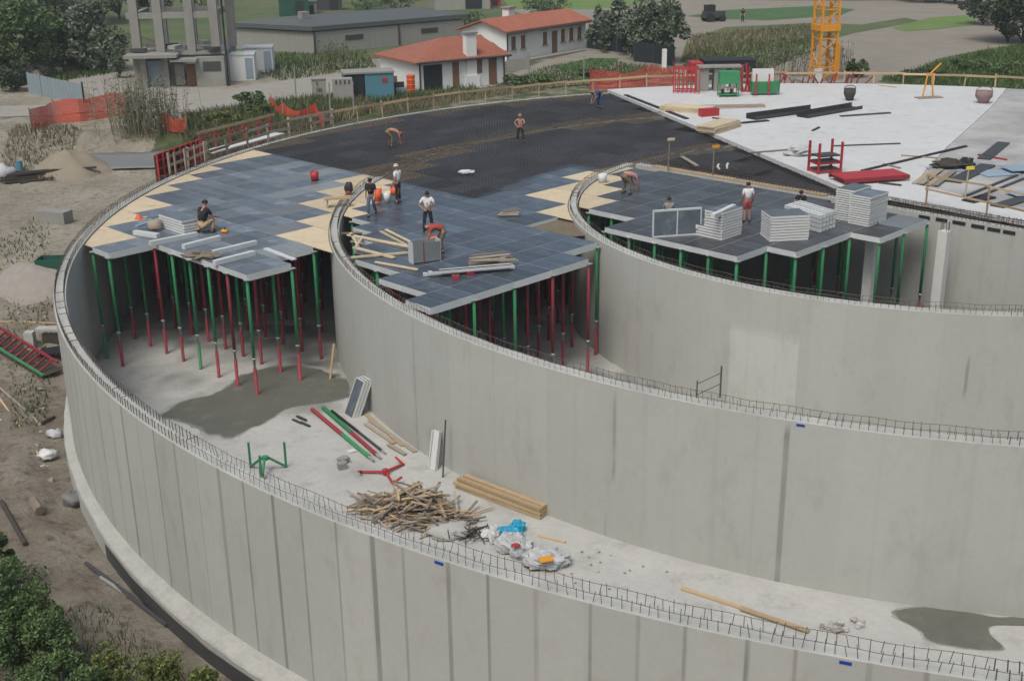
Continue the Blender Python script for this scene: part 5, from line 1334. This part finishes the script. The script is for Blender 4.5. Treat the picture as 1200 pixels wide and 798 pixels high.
c = gp(88, 28); t = thing('parked_car', 'pale parked car half hidden under the dark trees', 'car', c, R(5)); b = MB(); b.prism([(-2.1, .3), (2.1, .3), (2.1, .75), (1.3, .9), (.7, 1.4), (-1.0, 1.4), (-1.7, .9), (-2.1, .8)], -.8, .8)
b.v = [(x, z, y) for x, y, z in b.v]; b.build('body', M['bluel'], t)
for x in (-1.3, 1.3):
    for y in (-.75, .75): MB().tube([(x, y-.1, .32), (x, y+.1, .32)], .32, 12).build('wheel', M['black'], t)
# dark screen fence, low garden wall, posts
t = thing('screen_fence', 'dark mesh screen fence between the farther house and garden trees', 'fence', gp(688, 60)); b0 = gp(688, 60); pts = [gp(688, 60), gp(741, 67), gp(743, 76), gp(765, 78), gp(790, 82)]
for i in range(4):
    a, c = pts[i]-b0, pts[i+1]-b0; MB().bar(a+Vector((0, 0, 1.15)), c+Vector((0, 0, 1.15)), .06, 1.7).build('screen', M['door'], t); MB().bar(a+Vector((0, 0, .14)), c+Vector((0, 0, .14)), .16, .28).build('kerb', M['oldc'], t)
    nn = max(1, int((c-a).length/2.2))
    for q in range(nn): MB().tube([a.lerp(c, q/nn), a.lerp(c, q/nn)+Vector((0, 0, 2.1))], .05, 6).build('post', M['steel'], t)
tag(MB().box(gp(778, 83)+Vector((0, 0, .95)), (.4, .4, 1.9)).build('gate_pillar', M['plaster']), 'white pillar at the end of the dark screen', 'pillar')
tag(MB().bar(gp(594, 84)+Vector((0, 0, .55)), gp(620, 83)+Vector((0, 0, .55)), .25, 1.1).build('garden_wall', M['oldc']), 'short low concrete wall between the two white houses', 'wall')
for i, (x, y, h) in enumerate(((620, 90, 2.2), (684, 96, 2.2), (347, 118, 2.6), (388, 146, 2.9), (415, 138, 2.6))):
    p = gp(x, y); tag(MB().tube([p, p+Vector((.03, 0, h))], .06, 6).build('fence_post', M['oldc']), ['grey fence post beside the low garden wall', 'grey fence post in the garden front', 'grey post left of the slotted cabinets', 'pale post by the drooping net', 'pale post below the blue container'][i], 'post')
# crane mast
c = gp(963, 99); t = thing('tower_crane', 'yellow lattice tower crane mast rising behind the slab', 'crane', c, R(14)); s = .72
for x in (-s, s):
    for y in (-s, s): MB().box((x, y, 14), (.17, .17, 28)).build('leg', M['yellow'], t)
for k in range(24):
    z = .3+k*1.15
    for (x0, y0, x1, y1) in ((-s, -s, s, -s), (s, -s, s, s), (s, s, -s, s), (-s, s, -s, -s)):
        if k % 2: MB().bar((x0*.93, y0*.93, z), (x1*.93, y1*.93, z), .09).build('cross_bar', M['yellow'], t)
b = MB()
for k in range(23):
    z = .3+k*1.15
    for (x0, y0, x1, y1) in ((-s, -s, s, -s), (s, -s, s, s), (s, s, -s, s), (-s, s, -s, -s)):
        if k % 2: x0, y0, x1, y1 = x1, y1, x0, y0
        b.bar((x0, y0, z+.05), (x1, y1, z+1.1), .075)
b.build('lattice', M['yellow'], t)
for z in (4.6, 9.2): MB().box((0, 0, z), (1.75, 1.75, .5)).build('collar', M['yellow'], t)
MB().box((.95, -.4, 1.7), (.35, .5, 3.2)).build('ladder_box', M['yellow'], t); MB().box((-.9, -.9, .8), (.7, .2, 1.2)).build('notice_board', M['white'], t); MB().box((0, 0, .1), (3.4, 3.4, .5)).build('base', M['oldc'], t)
# ------------------------------------------------------------------ the yard at the left
ZY = -2.3
def gz(x, y, guess=-2.3):
    z = guess
    for _ in range(12): p = at(x, y, z); z = .5*z+.5*terrain_z(p.x, p.y)
    p.z = terrain_z(p.x, p.y); return p
b0 = gp(34, 110); t = thing('sheet_fence', 'galvanised corrugated sheet fence beside the round bush', 'fence', b0); e0 = gp(98, 122)-b0
n_ = 30; b = MB()
for i in range(n_+1):
    p = e0*i/n_; q = .1*(i % 2); nn = Vector((-e0.y, e0.x, 0)).normalized()*q
    b.v += [tuple(p+nn), tuple(p+nn+Vector((0, 0, 1.75-.25*i/n_)))]
b.f = [(2*i, 2*i+2, 2*i+3, 2*i+1) for i in range(n_)]
k = len(b.v); b.v += [(x, y+.03, z) for x, y, z in b.v]; b.f += [tuple(j+k for j in f[::-1]) for f in b.f]
b.build('sheeting', M['sheet'], t)
for i in range(5): MB().box(e0*i/4+Vector((0, .2, .85)), (.12, .1, 1.7)).build('post', M['steel'], t)
for i in range(46):
    c = gp(42+random.gauss(0, 9), 86+random.gauss(0, 4)); tag(MB().blob(c+Vector((0, 0, random.uniform(.1, .55))), (random.uniform(.25, .6),)*2+(random.uniform(.2, .4),), 700+i, 7, 5, .45).build('rubble_stone', M['rock']), 'pale broken stone in the rubble heap by the sheet fence', 'stone', 'rubble heap by the sheet fence')
for i in range(8):
    a, c = gp(57, 84-(i % 4)*2.6), gp(118, 80-(i % 4)*2.6); z = .2+.35*(i//4); tag(MB().tube([a+Vector((0, 0, z)), c+Vector((0, 0, z))], .2, 8).build('black_pipe', M['steel'] if i % 3 == 0 else M['black']), 'dark pipe in the long pipe stack by the green trees', 'pipe', 'dark pipes stacked in the yard')
tag(MB().blob(gp(52, 76)+Vector((0, 0, .6)), (.7, .5, .6), 777).build('red_cover', M['redb']), 'red cover at the left end of the dark pipe stack', 'cover')
def mound(x, y, r, h, m, lab, seed, z=None):
    c = gz(x, y) if z is None else at(x, y, z); b = MB(); n, k = 28, 12; b.v.append((c.x, c.y, c.z+h))
    for i in range(1, k+1):
        for q in range(n):
            a = 6.2832*q/n; rr = r*i/k*(1+.25*(vnoise(q*.5+seed, 3)-.5)); p = c+Vector((math.cos(a)*rr, math.sin(a)*rr*.8, 0)); zz = max(0, h*(1-(i/k)**1.3)+.16*h*(vnoise(p.x*1.5, p.y*1.5)-.5)*(1-i/k)*2)
            b.v.append((p.x, p.y, (terrain_z(p.x, p.y) if z is None else z)+zz-(.06 if i == k else 0)))
    b.f = [(0, 1+q, 1+(q+1) % n) for q in range(n)]+[(1+(i-1)*n+q, 1+i*n+q, 1+i*n+(q+1) % n, 1+(i-1)*n+(q+1) % n) for i in range(1, k) for q in range(n)]
    tag(b.build('sand_pile', M[m], None, True), lab, 'sand pile')
mound(80, 202, 2.7, 1.5, 'sand', 'rounded sand pile below the orange netting', 1)
mound(40, 330, 2.2, .7, 'rock', 'low grey rubble mound on the slope by the left edge', 5)
for i in range(12):
    a, c = gz(4+random.uniform(-4, 20), 214+random.uniform(-3, 3)), gz(110+random.uniform(-25, 8), 202+random.uniform(-3, 4)); z = .1+.13*(i % 4); tag(MB().bar(a+Vector((0, 0, z)), c+Vector((0, 0, z)), .2, .12).build('dark_beam', M['woodd']), 'dark old beam in the long heap below the sand pile', 'beam', 'dark beams heaped in the yard')
c = gz(64, 260); t = thing('concrete_block', 'pale grey concrete block lying alone on the sandy yard', 'block', c, R(-18)); MB().box((0, 0, .32), (1.9, .8, .66)).build('body', M['oldc'], t)
c = gz(5, 212); tag(MB().blob(c+Vector((0, 0, .5)), (.8, .6, .55), 801).build('wrapped_pallet', M['plastic'], None, True), 'white wrapped pallet at the left edge above the dark beams', 'pallet')
tag(MB().lathe([(.2, 0), (.22, .8), (.05, .85)], tuple(gz(24, 203)), 12).build('blue_drum', M['blue']), 'small blue drum beside the white wrapped pallet', 'drum')
c = gz(160, 192); b = MB()
for i in range(13):
    for j in range(7): p = c+Vector((-3.6+i*.6, -1.2+j*.4, 0)); b.v.append((p.x, p.y, terrain_z(p.x, p.y)+.1+.12*vnoise(i*1.3, j*1.7)))
b.f = [(i*7+j, (i+1)*7+j, (i+1)*7+j+1, i*7+j+1) for i in range(12) for j in range(6)]
o = b.build('tarpaulin', M['tarp'], None, True); tag(o, 'grey tarpaulin spread on the ground behind the rim', 'tarpaulin'); sm = o.modifiers.new('thick', 'SOLIDIFY'); sm.thickness = .02
# red formwork leaning outside the rim
a, c = pol(R1+.7, R(ang(203, 207)), -.7), pol(R1+.7, R(ang(247, 187)), -.7); L = (c-a).length; t = thing('red_formwork', 'red steel formwork grid standing outside the far left rim', 'formwork', (a+c)/2, math.atan2(c.y-a.y, c.x-a.x))
for i in range(9): MB().box((-L/2+L*i/8, 0, .95), (.06, .12, 1.9)).build('upright', M['redb'], t)
for z in (.15, .6, 1.05, 1.5, 1.86): MB().box((0, .07, z), (L, .1, .06)).build('rail', M['redb'], t)
MB().box((0, .2, .95), (L-.1, .05, 1.7)).build('sheet', M['woodd'], t)
for i in range(4): MB().box((-L/2+.3+L*i/4.5, -.9, 1.0), (.08, .08, 2.0)).build('prop_leg', M['woodg'], t)
a, c = pol(R1+1.6, R(ang(262, 180)), -.6), pol(R1+1.6, R(ang(340, 158)), -.6); L = (c-a).length; t = thing('work_platform', 'red railed work platform with a white plank outside the far rim', 'platform', (a+c)/2, math.atan2(c.y-a.y, c.x-a.x))
for i in range(6): MB().box((-L/2+L*i/5, .5, .9), (.09, .09, 1.8)).build('post', M['redb'], t)
MB().box((0, .45, 1.75), (L+.6, .04, .16)).build('rail', M['wood'], t); MB().box((0, 0, .6), (L, 1.0, .08)).build('deck', M['white'], t)
for z in (1.1, 1.4): MB().box((0, .45, z), (L, .05, .07)).build('rail', M['redb'], t)
# red and green ladder frame on the slope, other odds and ends
p0, p1 = gz(-14, 402, -4), gz(56, 444, -5.2); p0.z += .35; p1.z += .3; d = p1-p0; t = thing('ladder_frame', 'red and green steel ladder frame lying on the slope at the left edge', 'frame', p0)
nn = Vector((-d.y, d.x, 0)).normalized()*.62+Vector((0, 0, .28))
MB().bar(nn, nn+d, .08, .12).build('side_rail', M['red'], t); MB().bar(-nn*.3, -nn*.3+d, .1, .1).build('side_rail', M['green'], t)
for i in range(10): q = d*((i+.4)/10.2); MB().bar(q-nn*.22, q+nn*.93, .06, .08).build('rung', M['red'], t)
MB().bar(nn*.35-Vector((0, 0, .22)), nn*.35+d-Vector((0, 0, .22)), 1.0, .04).build('tray', M['woodd'], t)
c = gz(38, 412, -5); t = thing('concrete_pit', 'dark walled pit with a pale concrete post by the ladder frame', 'pit', c)
MB().box((-.1, .2, .4), (.42, .4, 1.0)).build('post', M['conc'], t); MB().box((1.3, .5, .35), (1.9, .1, .7)).build('wall', M['woodd'], t); MB().box((1.3, -.1, .08), (1.8, 1.0, .1)).build('floor', M['black'], t); MB().box((1.3, .6, .9), (2.4, .5, .1)).build('lintel', M['conc'], t)
for i, (p, q, w_, m, lab) in enumerate((((-4, 463), (48, 538), .09, 'wood', 'long thin pole lying steeply toward the white sack'), ((-4, 452), (45, 496), .08, 'woodg', 'thin pole lying above another at the left edge'), ((0, 378), (66, 380), .07, 'wood', 'thin pale pole lying level across the slope'), ((48, 498), (64, 490), .1, 'woodd', 'short dark stick near the footing'), ((101, 662), (196, 735), .12, 'steel', 'long dark pipe lying parallel to the footing'), ((118, 678), (150, 700), .1, 'oldc', 'short grey pipe beside the long dark one'), ((2, 590), (30, 640), .14, 'woodd', 'dark stick on the mud above the shrubs'), ((40, 592), (48, 604), .3, 'woodg', 'short pale board on the mud near the footing'))):
    a, c = gz(*p, -5), gz(*q, -5.4); a.z += w_*.6; c.z += w_*.6; tag(MB().tube([a, a.lerp(c, .5)+Vector((0, 0, .03)), c], w_*.6, 7).build('pole', M[m]), lab, 'pole')
c = gz(57, 539, -5.4); tag(MB().blob(c+Vector((0, 0, .22)), (.34, .26, .2), 811, 14, 9, .4).build('white_sack', M['white'], None, True), 'rumpled white sack on the mud beside the footing', 'sack')
c = gz(66, 512, -5.4); tag(MB().blob(c+Vector((0, 0, .15)), (.3, .25, .16), 812, 10, 7, .5).build('plastic_scrap', M['plastic'], None, True), 'small pale plastic scrap above the white sack', 'scrap')
c = gz(86, 592, -5.4); tag(MB().blob(c+Vector((0, 0, .2)), (.4, .3, .3), 813, 10, 7, .5).build('grey_tarp', M['tarp'], None, True), 'crumpled grey sheet tucked against the footing', 'sheet')
c = gz(62, 318, -3.5); t = thing('green_bin', 'dark green open bin on the slope beside the rim', 'bin', c); 
b = MB(); b.box((0, .45, .35), (1.3, .06, .7)); b.box((0, -.45, .35), (1.3, .06, .7)); b.box((.62, 0, .35), (.06, .84, .7)); b.box((-.62, 0, .35), (.06, .84, .7)); b.box((0, 0, .05), (1.18, .84, .08)); b.build('body', M['teal'], t)
for i in range(60):
    if i < 30: x, y = random.uniform(60, 200), 0; y = 560+(x-60)*1.25+random.gauss(-14, 12)
    else: x, y = random.uniform(0, 70), random.uniform(300, 560)
    p = gz(x-10, y, -5); r = random.uniform(.05, .14)
    if RA(p)[0] < R1+1.0: continue
    tag(MB().blob(p+Vector((0, 0, r*.4)), (r, r*.8, r*.6), 900+i, 7, 5, .5).build('stone', M['rock']), 'pale loose stone strewn on the mud outside the wall', 'stone', 'loose stones outside the wall')
# ------------------------------------------------------------------ people
def skin_mesh(pts, edges, root, sub=1):
    me = bpy.data.meshes.new('tmp'); me.from_pydata([p for p, r in pts], edges, [])
    o = bpy.data.objects.new('tmp', me); COL.objects.link(o)
    sk = o.modifiers.new('s', 'SKIN'); sk.use_smooth_shade = True
    for i, (p, r) in enumerate(pts): me.skin_vertices[0].data[i].radius = (r, r); me.skin_vertices[0].data[i].use_root = (i == root)
    ss_ = o.modifiers.new('u', 'SUBSURF'); ss_.levels = sub
    dg = bpy.context.evaluated_depsgraph_get(); m2 = bpy.data.meshes.new_from_object(o.evaluated_get(dg))
    bpy.data.objects.remove(o); bpy.data.meshes.remove(me); return m2
POSE = {
 'stand': dict(pelvis=(0, 0, .95), waist=(0, 0, 1.1), chest=(0, .01, 1.32), neck=(0, .01, 1.5), head=(0, .03, 1.64), sh=(.19, .0, 1.43), el=((.25, -.03, 1.15), (-.25, -.03, 1.15)), wr=((.25, .1, .92), (-.24, .1, .92)), hip=.09, kn=((.1, .03, .51), (-.1, .03, .51)), an=((.12, -.02, .09), (-.12, -.02, .09))),
 'walk': dict(pelvis=(0, 0, .93), waist=(0, .01, 1.08), chest=(0, .04, 1.3), neck=(0, .06, 1.48), head=(0, .09, 1.62), sh=(.19, .04, 1.41), el=((.25, -.1, 1.14), (-.25, .12, 1.14)), wr=((.26, -.08, .9), (-.24, .28, .97)), hip=.09, kn=((.1, .2, .52), (-.1, -.02, .5)), an=((.1, .22, .09), (-.11, -.32, .14))),
 'hips': dict(pelvis=(0, 0, .95), waist=(0, 0, 1.1), chest=(0, .01, 1.32), neck=(0, .02, 1.5), head=(0, .06, 1.63), sh=(.19, .0, 1.43), el=((.36, .05, 1.18), (-.3, .12, 1.2)), wr=((.2, .16, 1.05), (-.1, .3, 1.2)), hip=.09, kn=((.15, .05, .51), (-.14, .0, .51)), an=((.2, .04, .09), (-.2, -.06, .09))),
 'bend': dict(pelvis=(0, -.2, .9), waist=(0, -.08, .98), chest=(0, .18, 1.06), neck=(0, .36, 1.08), head=(0, .5, 1.02), sh=(.19, .3, 1.06), el=((.22, .38, .76), (-.22, .4, .78)), wr=((.16, .48, .5), (-.12, .5, .5)), hip=.09, kn=((.12, .02, .5), (-.12, -.05, .5)), an=((.16, -.06, .09), (-.16, -.12, .09))),
 'bendlow': dict(pelvis=(0, -.22, .85), waist=(0, -.05, .9), chest=(0, .2, .85), neck=(0, .37, .78), head=(0, .48, .68), sh=(.19, .32, .8), el=((.24, .42, .5), (-.24, .4, .5)), wr=((.14, .5, .24), (-.1, .5, .22)), hip=.09, kn=((.14, .04, .48), (-.14, .0, .48)), an=((.2, -.06, .09), (-.2, -.12, .09))),
 'crouch': dict(pelvis=(0, -.16, .34), waist=(0, -.12, .48), chest=(0, .0, .7), neck=(0, .06, .87), head=(0, .1, 1.0), sh=(.19, .03, .8), el=((.27, .14, .58), (-.26, .16, .58)), wr=((.16, .4, .5), (-.12, .42, .42)), hip=.1, kn=((.18, .26, .46), (-.22, .2, .16)), an=((.18, .12, .08), (-.26, -.2, .1)))}
def person(foot, pose, face, lab, top, legs, sc=1.0, hat=None, vest=None, shorts=False, bare=False, z=D, hold=None):
    base = at(*foot, z) if len(foot) == 2 else Vector(foot); P = POSE[pose]
    t = thing('person', lab, 'person', base, R(face)); t.scale = (sc, sc, sc)
    V_ = lambda p: Vector(p); hd = V_(P['head']); nk = V_(P['neck']); dn = (hd-nk).normalized()
    sh = [Vector((s*P['sh'][0], P['sh'][1], P['sh'][2])) for s in (1, -1)]; pel = V_(P['pelvis']); hip = [pel+Vector((s*P['hip'], 0, -.05)) for s in (1, -1)]
    pts = [(pel, .125), (V_(P['waist']), .115), (V_(P['chest']), .135), (nk, .055), (nk+dn*.07, .06), (hd, .088), (hd+dn*.075, .075)]
    ed = [(0, 1), (1, 2), (2, 3), (3, 4), (4, 5), (5, 6)]
    fwd = Vector((0, 1, 0)); fwd = (fwd-dn*fwd.dot(dn)).normalized()
    for i in (0, 1):
        k = len(pts); el, wr = V_(P['el'][i]), V_(P['wr'][i]); fd = (wr-el).normalized(); palm = wr+fd*.09
        pts += [(sh[i], .062), (el, .044), (wr, .03), (palm, .034)]; ed += [(2, k), (k, k+1), (k+1, k+2), (k+2, k+3)]
        side = fd.cross(Vector((0, 0, 1)) if abs(fd.z) < .9 else Vector((1, 0, 0))).normalized(); cur = fd.cross(side)*.3
        for q, ln in enumerate((.075, .085, .08, .06)):
            a = palm+side*(.033-.022*q)+fd*.03; m = a+fd*ln*.55; e = m+(fd+cur).normalized()*ln*.5; j = len(pts); pts += [(a, .0095), (m, .009), (e, .008)]; ed += [(k+3, j), (j, j+1), (j+1, j+2)]
        j = len(pts); a = wr+fd*.04+side*.045; pts += [(a, .011), (a+(fd+side*.7).normalized()*.06, .009)]; ed += [(k+2, j), (j, j+1)]
        k = len(pts); kn, an = V_(P['kn'][i]), V_(P['an'][i]); pts += [(hip[i], .092), (kn, .062), (an, .042), (an+Vector((0, .09, -.045)), .035), (an+Vector((0, .17, -.055)), .028)]
        ed += [(0, k), (k, k+1), (k+1, k+2), (k+2, k+3), (k+3, k+4)]
    me = skin_mesh(pts, ed, 0); 
    # nose, ears and brow folded into the same surface mesh
    bm = bmesh.new(); bm.from_mesh(me)
    for c, r in ((hd+fwd*.098+dn*.0, .02), (hd+Vector((.088, 0, 0)), .024), (hd-Vector((.088, 0, 0)), .024)): bmesh.ops.create_icosphere(bm, subdivisions=1, radius=r, matrix=Matrix.Translation(c))
    bm.to_mesh(me); bm.free(); me.materials.clear(); me.materials.append(M['skin']); me.polygons.foreach_set('use_smooth', [True]*len(me.polygons))
    obj('body', me, t)
    def part(name, pp, ee, m, root=0): q = skin_mesh(pp, ee, root); q.materials.clear(); q.materials.append(m); obj(name, q, t)
    k = .018 if not shorts else .03
    tp = [(pel+Vector((0, 0, .03)), .145)]; te = []
    for i in (0, 1):
        n = len(tp); kn, an = V_(P['kn'][i]), V_(P['an'][i]); end = an+(kn-an)*.12 if not shorts else kn+(hip[i]-kn)*.1
        if shorts: tp += [(hip[i], .115), (end, .1)]; te += [(0, n), (n, n+1)]
        else: tp += [(hip[i], .112), (kn, .08), (end, .065)]; te += [(0, n), (n, n+1), (n+1, n+2)]
    n = len(tp); tp.append((V_(P['waist'])*.6+pel*.4, .135)); te.append((0, n)); part('shorts' if shorts else 'trousers', tp, te, legs)
    if not bare:
        tp = [(V_(P['chest']), .158), (pel+Vector((0, 0, .04)), .158), (nk*.8+V_(P['chest'])*.2, .075)]; te = [(0, 1), (0, 2)]
        for i in (0, 1):
            n = len(tp); tp += [(sh[i], .085), (sh[i].lerp(V_(P['el'][i]), .8), .064)]; te += [(0, n), (n, n+1)]
        part('shirt', tp, te, top)
    if vest: part('vest', [(V_(P['chest'])+Vector((0, .02, .02)), .172), (V_(P['waist']), .152)], [(0, 1)], vest)
    up = dn; x = fwd.cross(up).normalized(); Mx = Matrix((x, fwd, up)).transposed()
    b = MB(); prof = [(.098, -.01), (.1, .03), (.09, .07), (.06, .1), (.001, .113)] if not hat else [(.14, .028), (.14, .036), (.106, .04), (.1, .09), (.07, .13), (.001, .145)]
    b.lathe(prof, n=14); b.v = [tuple(hd+Mx @ (Vector(v)+Vector((0, -.012 if not hat else .01, .012)))) for v in b.v]; b.build('hair' if not hat else 'cap', hat or M['hair'], t, True)
    for s in (1, -1): e = MB().blob(hd+fwd*.083+x*(.034*s)+up*.014, (.012, .008, .009), 1, 6, 4, 0); e.build('eye', M['hair'], t)
    for i in (0, 1):
        an = V_(P['an'][i]); MB().blob(an+Vector((0, .06, -.045)), (.055, .14, .052), 1, 10, 6, 0).build('boot', M['shoe'], t, True)
    return t
NAVY = cloth('navy_cloth', (.02, .025, .04)); JEAN = cloth('denim', (.08, .12, .19)); WH = cloth('white_cloth', (.62, .63, .63)); BLK = cloth('black_cloth', (.015, .014, .016)); BEI = cloth('beige_cloth', (.40, .31, .18)); REDC = cloth('red_cloth', (.33, .06, .05)); BLU = cloth('blue_overall', (.03, .06, .17)); GRY = cloth('grey_cloth', (.22, .22, .21)); PNK = cloth('pink_cloth', (.42, .22, .20)); KHK = cloth('khaki_cloth', (.14, .115, .07)); RCP = cloth('red_cap', (.45, .03, .06)); TAN = cloth('tan_cap', (.28, .17, .1))
person((241, 273), 'crouch', -35, 'man in a black top and beige trousers crouching on the left deck', BLK, BEI, 1.35)
person((436, 253), 'walk', 170, 'man in jeans and open black shirt walking toward the camera', BLK, JEAN, 1.06, vest=TAN)
person((467, 238), 'stand', 60, 'man in white shirt and dark trousers holding a red pail', WH, NAVY, 1.1, hat=cloth('straw_cap', (.5, .45, .35)))
bucket(463, 229, M['orange'], 'red orange pail held by the man in white shirt', .42, .24, .35)
person((502, 271), 'hips', 185, 'man in white sleeves and khaki vest, hands at his front', WH, NAVY, 1.06, vest=KHK)
person((515, 296), 'bend', 100, 'stooping man in a red shirt and olive trousers by the crate', REDC, KHK, 1.1)
person((459, 172), 'bendlow', -75, 'bare backed man with a red cap stooping on the far mat', None, KHK, 1.15, hat=RCP, bare=True)
person((610, 167), 'hips', 170, 'bare chested man in black trousers standing on the mat', None, BLK, 1.0, bare=True, hat=TAN)
person((702, 127), 'bend', 120, 'man in blue overalls working near the far slab corner', BLU, BLU, 1.1)
person((735, 227), 'bendlow', -60, 'man in a pink top stooping at the back of the right deck', PNK, KHK, 1.15)
person((875, 260), 'stand', 10, 'man in white shirt and red shorts with his back turned', WH, REDC, 1.05, shorts=True)
person((783, 274), 'stand', 175, 'man in grey behind the upright grey panel', GRY, KHK, .95)
person((938, 250), 'crouch', 150, 'crouching dark haired man hidden behind the silvery beam stack', BLK, NAVY, 1.0)
person(tuple(gp(870, 27)), 'stand', 160, 'tiny far figure in dark clothes on the tilled field', BLK, NAVY, 1.0)
t = thing('far_tractor', 'small dark farm machine on the far tilled field', 'machine', gp(836, 26), .3); MB().box((0, 0, .9), (2.6, 1.3, .8)).build('body', M['steel'], t); MB().box((-.6, 0, 1.6), (1.1, 1.1, 1.0)).build('cab', M['black'], t)
for x in (-.8, .9):
    for y in (-.75, .75): MB().tube([(x, y-.12, .55 if x < 0 else .42), (x, y+.12, .55 if x < 0 else .42)], .55 if x < 0 else .42, 12).build('wheel', M['black'], t)
# ------------------------------------------------------------------ thin air haze over the whole site
hm_ = bpy.data.materials.new('air'); hm_.use_nodes = True; N_ = hm_.node_tree.nodes; N_.remove(N_['Principled BSDF'])
pv = N_.new('ShaderNodeVolumePrincipled'); pv.inputs['Density'].default_value = .0005; pv.inputs['Color'].default_value = (.86, .92, .95, 1); pv.inputs['Anisotropy'].default_value = .2
hm_.node_tree.links.new(pv.outputs[0], N_['Material Output'].inputs['Volume'])
tag(MB().box((0, 160, 12), (1300, 1300, 48)).build('haze', hm_), kind='stuff')
